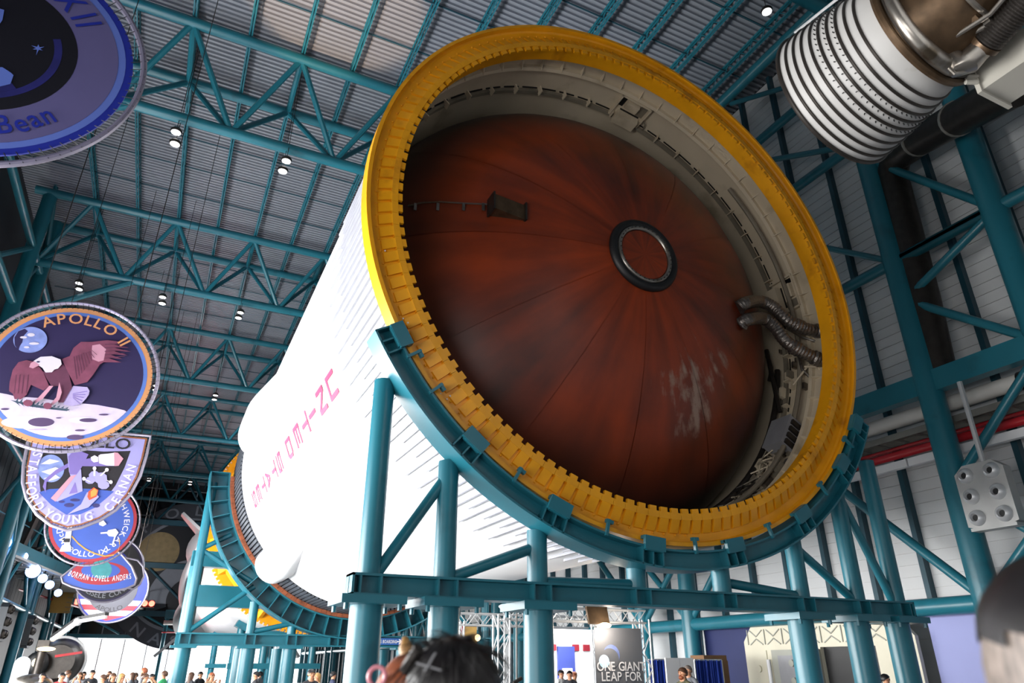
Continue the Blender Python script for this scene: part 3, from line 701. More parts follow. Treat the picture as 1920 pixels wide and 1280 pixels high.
spot('tail_red_lamp', (2.0, 82, 3.0), (AX-4, 73, AZ), 2600, 70, (1, .04, .03)); spot('tail_red_lamp', (-1.0, 79, 4.0), (AX-4, 74, AZ+1), 1500, 60, (1, .04, .03))
# ================================================================== rocket engine hanging at the upper right
EA = (6.91, 8.63); EY = 4.38
en = thing('rocket_engine', 'white ribbed rocket engine bell with silver exhaust duct hanging at the upper right', 'rocket engine', (EA[0], EY, EA[1]))
def bell(t): # t along the axis towards the camera (metres from the exit)
    pts = ((0, 1.0), (.2, .975), (.5, .925), (.8, .865), (1.05, .805), (1.3, .735), (1.5, .67), (1.75, .57), (1.95, .45), (2.15, .32), (2.3, .26), (2.6, .24))
    for (a, b), (c, d) in zip(pts, pts[1:]):
        if a <= t <= c: return b+(d-b)*(t-a)/(c-a)
    return pts[-1][1]
nz = MB().lathe([(bell(t), EY-t) for t in np.linspace(0, 1.22, 24)]+[(bell(1.22)-.03, EY-1.22)]+[(bell(t)-.03, EY-t) for t in np.linspace(1.2, 0, 12)], 96, EA).build('nozzle', 'engine_white', en)
for t in (.0, .115, .225, .335, .45, .56, .67, .78, .885, 1.0):
    R = bell(t); MB().path([(EA[0]+(R+.004)*math.cos(2*PI*i/96), EY-t, EA[1]+(R+.004)*math.sin(2*PI*i/96)) for i in range(96)], .019 if t > 0 else .028, 8, closed=True).build('hoop', 'steel_dark', nz)
pin = MB().tube((-.0, 0, 0), (.03, 0, 0), .007, 5).mesh('pin', 'black')
for t in (.525, .635, .745):
    for k in range(64):
        a = 360*k/64; R = bell(t)
        inst('pin', pin, Matrix.Translation((EA[0], EY-t, EA[1])) @ Matrix.Rotation(-math.radians(a), 4, 'Y') @ Matrix.Translation((R, 0, 0)), nz)
MB().lathe([(bell(t), EY-t) for t in np.linspace(1.2, 2.6, 24)], 64, EA).build('thrust_chamber', 'steel_brown', en)
for t, r, mt in ((1.24, .05, 'steel_brown'), (1.33, .035, 'steel_dark'), (1.9, .03, 'steel'), (2.1, .03, 'steel_brown')):
    R = bell(t)+.03; MB().path([(EA[0]+R*math.cos(2*PI*i/64), EY-t, EA[1]+R*math.sin(2*PI*i/64)) for i in range(64)], r, 8, closed=True).build('band', mt, en)
# exhaust manifold: fat pipe curling round the bell, then an elbow and bellows
def ecyl(R, deg, t): a = math.radians(deg); return (EA[0]+R*math.cos(a), EY-t, EA[1]+R*math.sin(a))
man = [(ecyl(.74, d, 1.38)) for d in range(165, 290, 6)]
e1 = Vector(at(1778, 106, 1, 2.98)); man = man[:-1]+[tuple((Vector(man[-1])+e1)/2), tuple(e1)]
MB().path(man, [.06+.045*i/len(man) for i in range(len(man))], 18).build('exhaust_manifold', 'steel', en)
ed = (e1-Vector(man[-2])).normalized()
MB().tube(e1-ed*.03, e1+ed*.03, .135, 24).build('flange', 'steel', en)
EP = [e1, Vector(at(1798, 124, 1, 2.93)), Vector(at(1815, 117, 1, 2.86)), Vector(at(1830, 100, 1, 2.78)), Vector(at(1848, 82, 1, 2.68))]
MB().path(EP, [.115, .13, .135, .13, .125], 18).build('elbow', 'steel', en)
e5 = EP[-1]; bdir = (Vector(at(1905, 22, 1, 2.3))-e5).normalized()
MB().tube(e5-bdir*.03, e5+bdir*.03, .17, 28).build('flange', 'steel_brown', en)
bel = []; br = []
for i in range(44): bel.append(e5+bdir*(.03+.016*i)); br.append(.165 if i % 2 else .15)
MB().path(bel, br, 24).build('bellows', 'steel_dark', en, smooth=0)
MB().path([Vector(at(1770, 118, 1, 3.0)), Vector(at(1790, 138, 1, 2.96)), Vector(at(1815, 134, 1, 2.9))], .022, 8).build('drain_line', 'steel', en)
MB().sphere(tuple(at(1832, 6, 1, 2.55)), .16, 28, 18).build('helium_sphere', 'sphere_metal', en)
for d, t0, t1, R0, R1 in ((255, 1.6, 2.3, .6, .45), (270, 1.65, 2.3, .55, .48), (290, 1.7, 2.4, .52, .5)):
    MB().path([ecyl(R0, d, t0), ecyl((R0+R1)/2+.06, d+6, (t0+t1)/2), ecyl(R1, d+4, t1)], .028, 8).build('fuel_line', 'steel', en)
for k in range(10):
    p = ecyl(.5+.03*(k % 3), 250+9*k, 1.75+.06*(k % 4)); MB().box(p, (.09, .07, .06), rotm('Y', k*.7)).build('valve_block', 'steel_brown' if k % 2 else 'steel', en)
MB().path([ecyl(1.02, 130, .1), ecyl(.98, 130, .5), ecyl(.9, 130, 1.2)], .02, 6).build('guide_rail', 'alu', en)
# thrust frame and tail plate of the third stage above it
tf = thing('rocket_stage', 'underside of the third stage above the white engine bell, hardly in the picture', 'rocket stage', (EA[0], 1.2, EA[1]))
MB().lathe([(.3, 1.75), (1.4, 1.0), (3.25, -.2), (3.3, -1.5), (3.3, -13.0), (.5, -13.2)], 64, EA).build('thrust_cone', 'white_paint', tf)
eqp = at(1925, 112, 1, 2.6); eq = thing('equipment_box', 'beige steel equipment box at the right edge behind the engine', 'box', tuple(eqp))
MB().box(eqp, (.5, .8, .40)).build('casing', 'beige_box', eq, smooth=0)
MB().box((eqp[0], eqp[1]+.42, eqp[2]), (.57, .05, .47)).build('flange_plate', 'beige_box', eq, smooth=0)
MB().tube((eqp[0], eqp[1]-.4, eqp[2]+.2), (EA[0]+1.2, 1.1, EA[1]-.1), .05, 8).build('bracket_arm', 'steel', eq)
for k in range(3): MB().tube((eqp[0]-.3+.05*k, eqp[1]+.4, eqp[2]-.1+.1*k), (eqp[0]-.42+.05*k, eqp[1]+.46, eqp[2]-.1+.1*k), .03, 8).build('fitting', 'beige_box', eq)
# big grey duct elbow on the wall behind the engine
dk = thing('ventilation_duct', 'large dark grey ventilation duct behind the engine on the right wall', 'duct', (16.2, 9, 14))
P = [at(1760, 700, 0, 16.9), at(1730, 560, 0, 16.9), at(1695, 420, 0, 16.9), at(1672, 330, 0, 16.9)]
MB().path([tuple(p) for p in P]+[tuple(at(1680, 295, 0, 16.7)), tuple(at(1720, 265, 0, 16.2)), tuple(at(1790, 225, 0, 15.4)), tuple(at(1900, 165, 0, 14.2))], .42, 20).build('duct_run', 'steel_dark', dk)
for px, xx in (((1722, 262), 16.15), ((1795, 222), 15.35)):
    c = Vector(at(*px, 0, xx)); d = Vector(at(1790, 225, 0, 15.4))-Vector(at(1720, 265, 0, 16.2)); d.normalize()
    MB().tube(c-d*.04, c+d*.04, .45, 20).build('duct_collar', 'tray', dk)
# ================================================================== hanging mission emblems on the left
mat('e_orange', '#e8a468', .6, var=.03); mat('e_blue', '#5f86d8', .6, var=.03); mat('e_night', '#241850', .6, var=.06, vscale=.6)
mat('e_moon', '#e8def4', .6, var=.10, vscale=3, dirt='#a99cc8', dscale=2.2, dth=.58); mat('e_crater', '#5a4470', .6, var=.1); mat('e_brown', '#8a4660', .6, var=.15, vscale=6)
mat('e_brown2', '#6b3450', .6, var=.12, vscale=8); mat('e_white', '#f4f0fa', .6, var=.02); mat('e_pink', '#e0a4b8', .6, var=.05); mat('e_tail', '#c9bcec', .6, var=.08, vscale=8)
mat('e_earth', '#8fa4e6', .6, var=.25, vscale=5); mat('e_olive', '#3a5468', .6, var=.1); mat('e_royal', '#2438b8', .6, var=.04); mat('e_sky', '#7f9cf4', .6, var=.03)
mat('e_grey', '#7f78a8', .6, var=.06, vscale=.8); mat('e_black', '#0d0b18', .6, var=.05); mat('e_haze', '#2c2c78', .6, var=.3, vscale=3); mat('e_lilac', '#b4b0f0', .6, var=.03)
mat('e_mid', '#3f63c8', .6, var=.06); mat('e_red', '#b8283c', .6, var=.04); mat('e_gold', '#d8a848', .6, var=.05); mat('e_flame', '#e85a28', .6, var=.1); mat('e_violet', '#8a78c8', .6, var=.05)
mat('e_rust', '#a8663c', .6, var=.08); mat('e_teal', '#3fa0a8', .6, var=.15, vscale=4); mat('e_tan', '#b89c6a', .6, var=.15, vscale=2); mat('e_dim', '#4a4c56', .6, var=.08); mat('e_dimwhite', '#9a9ca6', .6, var=.05)
mat('tube_white', '#7e7a88', .35, metal=.3, var=.05)
for k_ in [k for k in MATS if k.startswith('e_')]:   # emblem colours darkened to offset overexposure by the strong side light
    for n_ in MATS[k_].node_tree.nodes:
        if n_.type == 'VALTORGB':
            for e_ in n_.color_ramp.elements:
                if MATS[k_].node_tree.nodes.get('Color Ramp') == n_: e_.color = (*[v*.5 for v in e_.color[:3]], 1)
class Emb:
    """a vertical panel facing the entrance, lying in the plane y = Y; artwork coordinates are metres from its centre"""
    def __init__(s, label, px, Y, half):
        s.c = np.array(at(*px, 1, Y)); s.Y = Y; s.lay = 0
        s.t = thing('mission_emblem', label, 'emblem', tuple(s.c), 'hanging mission emblems')
    def P(s, u, v, d=0): return (s.c[0]+u, s.Y-d, s.c[2]+v)
    def px(s, x, y):
        q = at(x, y, 1, s.Y); return (q[0]-s.c[0], q[2]-s.c[2])
    def panel(s, pts, m): return MB().prism(pts, s.P, -.03, .0).build('panel', m, s.t, smooth=0)
    def poly(s, name, pts, m, par=None):
        s.lay += 1; d = .003*s.lay
        mb = MB(); mb.ngon([s.P(u, v, d) for u, v in pts]); return mb.build(name, m, par or s.t, smooth=0)
    def disc(s, name, r, m, c=(0, 0), ry=None, n=72): return s.poly(name, [(c[0]+r*math.cos(2*PI*i/n), c[1]+(ry or r)*math.sin(2*PI*i/n)) for i in range(n)], m)
    def ring(s, name, r0, r1, m, c=(0, 0), a0=0, a1=360, n=80):
        s.lay += 1; d = .003*s.lay; mb = MB(); vs = []
        for i in range(n+1):
            a = math.radians(a0+(a1-a0)*i/n); vs += [s.P(c[0]+r0*math.cos(a), c[1]+r0*math.sin(a), d), s.P(c[0]+r1*math.cos(a), c[1]+r1*math.sin(a), d)]
        mb._add(vs, [(2*i, 2*i+1, 2*i+3, 2*i+2) for i in range(n)]); return mb.build(name, m, s.t, smooth=0)
    def letters(s, fn, m):
        """each character its own part"""
        s.lay += 1; d = .003*s.lay; mbs = []
        class Sink:
            def _add(q, vs, fs, mi=0): mbs.append(MB()._add(vs, fs))
        fn(Sink(), lambda u, v: s.P(u, v, d))
        for b in mbs: b.build('letter', m, s.t, smooth=0)
    def rail(s, pts, r=.035, n=12): MB().path([s.P(u, v, 0) for u, v in pts], r, 8, closed=True).build('rim_tube', 'tube_white', s.t)
    def lacing(s, inner, outer):
        me = MB()
        for a, b in zip(inner, outer): me.tube(s.P(*a, .01), s.P(*b, .04), .006, 4, caps=False)
        o = me.build('lacing', 'black', s.t, smooth=0); o['kind'] = 'stuff'
    def cables(s, tops):
        for u, v in tops: MB().tube(s.P(u, v), (s.P(u, v)[0], s.Y, 22.62), .012, 5).build('hanging_cable', 'steel_dark', s.t)
    def round_frame(s, R, k=80):
        s.rail([(1.075*R*math.cos(2*PI*i/90), 1.075*R*math.sin(2*PI*i/90)) for i in range(90)], .03*R/1.6+.01)
        s.lacing([(.985*R*math.cos(2*PI*i/k), .985*R*math.sin(2*PI*i/k)) for i in range(k)], [(1.09*R*math.cos(2*PI*(i+.25)/k), 1.09*R*math.sin(2*PI*(i+.25)/k)) for i in range(k)])
        s.cables([(-.6*R, .9*R), (.6*R, .9*R)])
def circ(R, n=96): return [(R*math.cos(2*PI*i/n), R*math.sin(2*PI*i/n)) for i in range(n)]
def place(e, Z, chars, pts, size, m, sx=.85):
    q = Z(pts)
    def fn(mb, P):
        for i, c in enumerate(chars):
            if c == ' ': continue
            a = q[max(0, i-1)]; b = q[min(len(q)-1, i+1)]; t = np.array(b)-np.array(a); t /= np.linalg.norm(t); n = np.array([-t[1], t[0]]); w = GLY[c][2]
            glyph(mb, c, lambda x, y, i=i, t=t, n=n, w=w: P(*(np.array(q[i])+t*(x-w/2)*size*sx+n*(y-.35)*size)))
    e.letters(fn, m)
# --- eagle emblem
def zoomer(e, ox, oy, s): return lambda pts: [e.px(ox+a/s, oy+b/s) for a, b in pts]
e = Emb('round emblem with an eagle landing on the moon, orange rim, hanging at left', (131, 702), 18.0, 1.6)
R = (e.px(277, 699)[0]+(e.px(133, 566)[1]-e.px(133, 833)[1])/2)/2*1.035
e.panel(circ(R), 'e_orange'); e.ring('blue_band', .885*R, .935*R, 'e_blue'); e.disc('night_sky', .885*R, 'e_night')
Z = zoomer(e, 0, 540, 4.267)
def clipc(pts, r): return [((u, v) if math.hypot(u, v) <= r else (u*r/math.hypot(u, v), v*r/math.hypot(u, v))) for u, v in pts]
moon = clipc(Z([(-40, 832), (60, 850), (130, 868), (200, 872), (330, 880), (440, 900), (560, 915), (680, 925), (780, 935), (870, 952), (930, 962), (995, 978)]), .883*R)
a0 = math.atan2(moon[-1][1], moon[-1][0]); a1 = math.atan2(moon[0][1], moon[0][0])-2*PI
if a1 > a0: a1 -= 2*PI
if a1 < a0-2*PI: a1 += 2*PI
e.poly('moon_ground', moon+[(.883*R*math.cos(a0+(a1-a0)*i/30), .883*R*math.sin(a0+(a1-a0)*i/30)) for i in range(31)], 'e_moon')
def ell(x, y, rx, ry, n=28): return Z([(x+rx*math.cos(2*PI*i/n), y+ry*math.sin(2*PI*i/n)) for i in range(n)])
for q, mm in (((225, 1075, 215, 50), 'e_white'), ((330, 1073, 105, 36), 'e_crater'), ((660, 1058, 110, 24), 'e_white'), ((705, 1058, 70, 16), 'e_crater'), ((40, 970, 32, 8), 'e_crater'), ((600, 1195, 66, 20), 'e_crater'), ((640, 1140, 40, 8), 'e_crater'), ((300, 1135, 70, 6), 'e_tail'), ((830, 1015, 40, 7), 'e_crater'), ((470, 1042, 22, 5), 'e_crater')):
    e.poly('crater', ell(*q), mm)
e.disc('earth', .19*R, 'e_earth', Z([(245, 418)])[0]); e.poly('earth_shadow', Z([(200, 330), (150, 350), (118, 400), (120, 460), (150, 508), (160, 470), (180, 440), (190, 390), (225, 350)]), 'e_night')
for q in (((190, 400, 28, 9)), ((250, 380, 30, 14)), ((275, 450, 40, 10)), ((215, 480, 22, 8))): e.poly('cloud', ell(*q), 'e_white')
e.poly('far_wing', Z([(215, 583), (290, 600), (350, 680), (395, 790), (350, 825), (250, 780), (215, 860), (170, 897), (120, 895), (105, 850), (75, 830), (80, 760), (105, 660), (150, 600)]), 'e_brown')
for x in (130, 160, 190, 225): e.poly('feather_line', Z([(x, 700), (x+6, 700), (x-10, 850), (x-16, 850)]), 'e_brown2')
e.poly('tail', Z([(590, 790), (700, 800), (718, 830), (712, 860), (690, 892), (650, 935), (600, 948), (570, 950), (510, 938), (520, 890), (560, 820)]), 'e_tail')
for k in range(5): e.poly('feather_line', Z([(585, 850+8*k), (700-14*k, 830+26*k), (700-14*k, 836+26*k), (585, 855+8*k)]), 'e_violet')
e.poly('body', Z([(350, 680), (420, 640), (495, 600), (550, 680), (580, 800), (540, 870), (510, 925), (470, 925), (460, 880), (480, 790), (420, 800), (380, 740)]), 'e_brown2')
e.poly('near_wing', Z([(495, 580), (560, 555), (590, 490), (650, 442), (740, 442), (860, 428), (985, 443), (900, 462), (1032, 488), (910, 488), (1052, 520), (900, 512), (1020, 548), (870, 538), (978, 578), (850, 566), (972, 605), (830, 604), (800, 622), (750, 700), (700, 762), (600, 787), (550, 690)]), 'e_brown')
e.poly('wing_shade', Z([(735, 520), (740, 470), (800, 460), (850, 500), (830, 590), (790, 600), (740, 580)]), 'e_pink')
for k in range(9): e.poly('feather_line', Z([(590+18*k, 560-6*k), (596+18*k, 560-6*k), (620+20*k, 740-24*k), (614+20*k, 740-24*k)]), 'e_brown2')
for k in range(5): e.poly('feather_line', Z([(840, 462+28*k), (1000, 462+24*k), (1000, 466+24*k), (840, 470+28*k)]), 'e_brown2')
e.poly('head', Z([(275, 600), (330, 567), (420, 562), (490, 588), (498, 625), (470, 660), (440, 668), (420, 690), (370, 692), (345, 655), (320, 640)]), 'e_white')
e.poly('beak', Z([(240, 650), (252, 618), (280, 602), (325, 632), (270, 660)]), 'e_pink'); e.poly('eye', ell(312, 608, 14, 6), 'e_night')
e.poly('leg', Z([(400, 798), (432, 800), (350, 900), (290, 940), (260, 935), (315, 890)]), 'e_pink'); e.poly('leg', Z([(480, 770), (500, 850), (480, 910), (430, 950), (395, 960), (455, 890)]), 'e_pink')
e.poly('branch', Z([(92, 912), (150, 922), (300, 950), (420, 968), (565, 985), (540, 1000), (400, 985), (250, 965), (130, 930)]), 'e_olive')
for k in range(13): e.poly('leaf', Z([(130+33*k, 925+5*k), (160+33*k, 890+7*k), (150+33*k, 930+5*k)]), 'e_olive'); e.poly('leaf', Z([(130+33*k, 930+5*k), (175+33*k, 965+4*k), (150+33*k, 932+5*k)]), 'e_olive')
for q in ((235, 945, 38, 26), (390, 968, 34, 26)): e.poly('claw', ell(*q), 'e_brown')
e.letters(lambda mb, fn: text_arc(mb, 'APOLLO 11', fn, .70*R, math.radians(84), .215*R, 1.0, .10), 'e_orange')
e.round_frame(R, 96)
# --- nearest emblem, top left corner
e = Emb('large blue-lit round emblem with star and dark moon, in the upper left corner', (-47, 72), 9.5, 2)
R = (e.px(272, 72)[0]-(e.px(0, 290)[1])*0)/1.0
R = .5*(R+abs(e.px(-47, 298)[1]))
e.panel(circ(R), 'e_royal'); e.ring('stripe', .90*R, .95*R, 'e_sky'); e.disc('grey_field', .90*R, 'e_grey'); e.disc('black_disc', .63*R, 'e_black')
e.ring('moon_limb', .48*R, .53*R, 'e_haze', a0=-75, a1=25); e.ring('moon_glow', .41*R, .48*R, 'e_haze', a0=-85, a1=-45)
Z = zoomer(e, 0, 0, 4.267)
e.poly('star', Z([(250, 370), (298, 382), (308, 362), (318, 385), (358, 380), (322, 397), (345, 412), (312, 405), (290, 450), (298, 404), (262, 402), (290, 392)]), 'e_sky')
e.poly('cloud', Z([(-200, 560), (20, 545), (90, 590), (110, 610), (85, 680), (0, 700), (-200, 720)]), 'e_sky'); e.poly('sail', Z([(-60, 60), (36, 90), (22, 170), (-20, 230), (-60, 220)]), 'e_sky')
e.letters(lambda mb, fn: text_arc(mb, 'Conrad', fn, .855*R, math.radians(-150), .20*R, .85, .05, inside=True), 'e_royal')
place(e, Z, 'Bean', [(30, 1000), (160, 990), (262, 955), (370, 925)], .22*R, 'e_royal', .8)
e.letters(lambda mb, fn: text_arc(mb, 'APOLLO XII', fn, .67*R, math.radians(94), .27*R, .8, .16), 'e_royal')
e.round_frame(R, 88)
# --- shield emblem
e = Emb('shield-shaped lilac emblem with spacecraft over the moon, below the eagle emblem', (160, 890), 25.0, 2)
Z = zoomer(e, 20, 800, 3.556)
out = [(912, 75), (885, 200), (845, 330), (780, 450), (690, 545), (590, 610), (470, 655), (375, 672), (280, 640), (190, 570), (125, 470), (100, 370), (105, 260), (135, 100), (160, 40), (300, 70), (450, 75), (600, 62), (750, 60)]
e.panel(Z(out), 'e_rust')
def shrink(pts, k, c=(480, 330)): return [(c[0]+(x-c[0])*k, c[1]+(y-c[1])*k) for x, y in pts]
e.poly('lilac_border', Z(shrink(out, .965)), 'e_lilac')
e.poly('dark_field', Z([(800, 160), (760, 270), (700, 390), (640, 470), (560, 540), (460, 585), (370, 585), (270, 520), (200, 440), (190, 350), (200, 220), (230, 140), (420, 150), (620, 165)]), 'e_black')
e.poly('moon', Z([(190, 435), (260, 415), (400, 408), (560, 415), (690, 430), (640, 475), (560, 540), (460, 585), (370, 585), (270, 520), (205, 455)]), 'e_mid')
for q in ((430, 488, 34, 10), (390, 522, 34, 14), (570, 525, 24, 14), (340, 500, 20, 8)): e.poly('crater', [e.px(20+(q[0]+q[2]*math.cos(2*PI*i/20))/3.556, 800+(q[1]+q[3]*math.sin(2*PI*i/20))/3.556) for i in range(20)], 'e_haze')
e.poly('earth', [e.px(20+(270+88*math.cos(2*PI*i/32))/3.556, 800+(278+92*math.sin(2*PI*i/32))/3.556) for i in range(32)], 'e_earth')
for a in ([(200, 250), (260, 215), (330, 230), (260, 250)], [(205, 300), (300, 270), (350, 290), (260, 320)], [(220, 345), (300, 320), (330, 340), (260, 362)]): e.poly('cloud', Z(a), 'e_white')
e.poly('orbit_band', Z([(235, 440), (215, 400), (230, 350), (300, 290), (400, 235), (560, 205), (700, 190), (700, 262), (560, 265), (400, 262), (300, 320), (240, 370)]), 'e_violet')
e.poly('numeral', Z([(375, 165), (430, 150), (470, 290), (480, 430), (310, 500), (270, 475), (400, 330), (390, 300)]), 'e_lilac'); e.poly('numeral_side', Z([(430, 150), (520, 185), (475, 270), (440, 320), (395, 318), (385, 200)]), 'e_violet'); e.poly('numeral_leg', Z([(400, 330), (440, 320), (300, 500), (268, 478)]), 'e_pink'); e.poly('numeral_gap', Z([(430, 370), (445, 440), (390, 450)]), 'e_violet')
e.poly('service_module', Z([(585, 195), (600, 185), (660, 180), (690, 175), (700, 225), (690, 262), (640, 260), (590, 245)]), 'e_white'); e.poly('command_module', Z([(690, 172), (715, 175), (752, 215), (720, 262), (692, 264)]), 'e_pink'); e.poly('engine_cone', Z([(535, 205), (560, 192), (585, 205), (585, 235), (555, 240), (537, 225)]), 'e_white')
for q in (((560, 330), 40, 34), ((600, 345), 46, 40), ((530, 360), 34, 24), ((620, 390), 40, 30)): e.poly('lander_body', [e.px(20+(q[0][0]+q[1]*math.cos(2*PI*i/8+.3))/3.556, 800+(q[0][1]+q[2]*math.sin(2*PI*i/8+.3))/3.556) for i in range(8)], 'e_lilac')
for a, b in (((560, 330), (560, 280)), ((600, 330), (642, 290)), ((530, 370), (490, 350)), ((640, 360), (668, 372))): e.poly('lander_leg', Z([(a[0]-7, a[1]), (b[0]-7, b[1]), (b[0]+7, b[1]), (a[0]+7, a[1])]), 'e_white'); e.poly('foot_pad', [e.px(20+(b[0]+13*math.cos(PI*i/4))/3.556, 800+(b[1]+13*math.sin(PI*i/4))/3.556) for i in range(8)], 'e_white')
e.poly('plume', Z([(510, 440), (560, 440), (590, 470), (520, 540), (380, 588), (470, 520)]), 'e_lilac'); e.poly('flame', Z([(520, 435), (555, 408), (585, 425), (575, 470), (525, 493), (512, 470)]), 'e_flame'); e.poly('flame_core', Z([(535, 435), (560, 415), (580, 430), (570, 460), (535, 475)]), 'e_gold')
place(e, Z, 'STAFFORD', [(182, 190), (160, 238), (148, 285), (141, 335), (138, 385), (143, 432), (160, 482), (192, 535)], .36, 'e_white')
place(e, Z, 'YOUNG', [(255, 582), (308, 608), (368, 620), (440, 618), (520, 600)], .36, 'e_white')
place(e, Z, 'CERNAN', [(655, 540), (703, 492), (730, 440), (755, 388), (780, 335), (802, 280)], .36, 'e_white')
place(e, Z, 'APOLLO', [(330, 105), (420, 110), (510, 110), (600, 108), (668, 112), (750, 118)], .5, 'e_black', 1.15)
rl = Z(shrink(out, 1.05)); e.rail(rl, .05); inn = Z(shrink(out, .99)); L1 = []; L2 = []
for i in range(len(inn)):
    for t in np.linspace(0, 1, 5, endpoint=False):
        j = (i+1) % len(inn); L1.append(tuple(np.array(inn[i])*(1-t)+np.array(inn[j])*t)); L2.append(tuple(np.array(rl[i])*(1-t)+np.array(rl[j])*t))
e.lacing(L1, L2); e.cables([rl[0], rl[14]])
# --- blue orbit emblem
e = Emb('round blue emblem with red rim and gold orbit trail, under the shield emblem', (176, 980), 32.0, 2)
R = .5*(e.px(258, 980)[0]-e.px(92, 985)[0]); e.panel(circ(R), 'e_red'); e.ring('rim_line', .93*R, 1.0*R, 'e_red'); e.disc('blue_field', .92*R, 'e_mid')
Z = zoomer(e, 20, 800, 3.556)
e.letters(lambda mb, fn: text_arc(mb, 'APOLLO IX', fn, .86*R, math.radians(-93), .19*R, 1.05, .13, inside=True), 'e_white')
e.letters(lambda mb, fn: text_arc(mb, 'McDIVITT  SCOTT  SCHWEICKART', fn, .70*R, math.radians(82), .19*R, 1.05, .12), 'e_white')
orb = [(410, 725), (450, 770), (500, 810), (560, 840), (630, 858), (690, 850), (720, 820), (730, 780), (725, 742)]
for a, b in zip(orb, orb[1:]): e.poly('orbit_trail', Z([a, b, (b[0]-4, b[1]+9), (a[0]-6, a[1]+8)]), 'e_gold')
e.poly('rocket_body', Z([(375, 660), (412, 665), (395, 790), (355, 790)]), 'e_white'); e.poly('rocket_band', Z([(362, 745), (398, 745), (394, 770), (358, 770)]), 'e_black'); e.poly('rocket_base', Z([(345, 788), (400, 788), (405, 820), (325, 830)]), 'e_white')
for k in range(3): e.poly('engine', Z([(335+24*k, 815), (352+24*k, 815), (356+24*k, 832), (330+24*k, 832)]), 'e_white')
e.poly('lander', Z([(650, 690), (700, 680), (720, 705), (700, 735), (655, 730), (640, 710)]), 'e_white'); e.poly('lander_leg', Z([(650, 700), (600, 705), (600, 715), (650, 712)]), 'e_white'); e.poly('lander_leg', Z([(690, 735), (675, 785), (685, 788), (700, 735)]), 'e_white'); e.poly('capsule', Z([(590, 635), (620, 625), (640, 650), (615, 665), (590, 655)]), 'e_white')
e.round_frame(R, 60)
# --- wide blue emblem
e = Emb('wide blue emblem with red loop around a teal globe, partly behind the orbit emblem', (186, 1082), 40.0, 2)
Z = zoomer(e, 20, 800, 3.556)
sh = [(345, 1000), (430, 930), (520, 870), (590, 800), (660, 790), (740, 860), (800, 930), (832, 1010), (820, 1050), (760, 1075), (680, 1090), (600, 1096), (500, 1085), (410, 1060), (355, 1035)]
e.panel(Z(sh), 'e_mid')
def el(x, y, rx, ry, n=40): return [e.px(20+(x+rx*math.cos(2*PI*i/n))/3.556, 800+(y+ry*math.sin(2*PI*i/n))/3.556) for i in range(n)]
e.poly('red_loop', el(595, 975, 192, 78), 'e_red'); e.poly('loop_inside', el(600, 958, 130, 50), 'e_mid'); e.poly('globe', el(605, 950, 70, 62), 'e_teal')
tc = Z([(592, 1028)])[0]; e.letters(lambda mb, fn: text_arc(mb, 'BORMAN LOVELL ANDERS', lambda u, v: fn(u+tc[0], v+tc[1]+5.0), 5.0, -PI/2, .36, .5, .11, inside=True), 'e_white')
e.rail(Z(shrink(sh, 1.03, (590, 960))), .05); e.cables(Z([(560, 830), (690, 830)]))
# --- dark navy emblem
e = Emb('dark navy round emblem with white names along its lower edge, behind the wide blue emblem', (204, 1067), 48.0, 2)
R = e.px(267, 1067)[0]; e.panel(circ(R), 'e_night'); e.disc('navy_field', .9*R, 'e_royal'); e.ring('dark_band', .62*R, .95*R, 'e_black')
e.letters(lambda mb, fn: text_arc(mb, 'SCHIRRA EISELE CUNNINGHAM', fn, .90*R, math.radians(-84), .22*R, 1.05, .10, inside=True), 'e_dimwhite')
e.rail(circ(R*1.03, 60), .05); e.cables([(-1.5, 2.6), (1.5, 2.6)])
# --- black-shaped emblem
e = Emb('black rounded emblem with pale outline, showing right of the wide blue emblem', (245, 1068), 45.0, 2)
sh = [e.px(*q) for q in ((222, 1040), (240, 1046), (258, 1050), (268, 1062), (270, 1080), (262, 1096), (250, 1104), (230, 1100), (215, 1080))]
e.panel(sh, 'e_black'); e.rail(sh, .05); e.cables([sh[1], sh[3]])
# --- striped emblem
e = Emb('round emblem with red and white stripes, lowest of the hanging emblems', (213, 1105), 57.0, 2)
R = 2.05; e.panel(circ(R), 'e_royal')
for k in range(4):
    v0 = -R*.97+k*.33; v1 = v0+.33
    def hw_(v): return math.sqrt(max(0, (.97*R)**2-v*v))
    e.poly('stripe', [(-hw_(v0), v0), (hw_(v0), v0), (hw_(v1), v1), (-hw_(v1), v1)], 'e_red' if k % 2 == 0 else 'e_white')
e.disc('grey_field', .72*R, 'e_dim'); e.letters(lambda mb, fn: text_arc(mb, 'APOLLO', fn, .70*R, math.radians(-90), .2*R, 1.1, .1, inside=True), 'e_black')
e.rail(circ(R*1.03, 60), .05); e.cables([(-1, 1.8), (1, 1.8)])
# --- mural on the end wall
e = Emb('huge dim grey programme mural with tan moon on the dark end wall', (350, 1075), 95.6, 2)
R = 8.4; e.t.name = 'wall_mural'; e.t['category'] = 'mural'; del e.t['group']
MB().prism(circ(R), e.P, -.1, .0).build('panel', 'e_dim', e.t, smooth=0); e.disc('night', .78*R, 'e_black'); e.ring('white_line', .74*R, .78*R, 'e_dimwhite'); e.disc('moon', .27*R, 'e_tan', (-.42*R, .28*R)); e.ring('earth_limb', .3*R, .55*R, 'e_dimwhite', c=(.1*R, -.35*R), a0=100, a1=200)
e.letters(lambda mb, fn: text_arc(mb, 'APOLLO', fn, .82*R, math.radians(95), .2*R, 1.2, 1.0), 'e_dimwhite'); e.letters(lambda mb, fn: text_arc(mb, 'NASA', fn, .96*R, math.radians(-95), .2*R, 1.2, .6, inside=True), 'e_dimwhite')
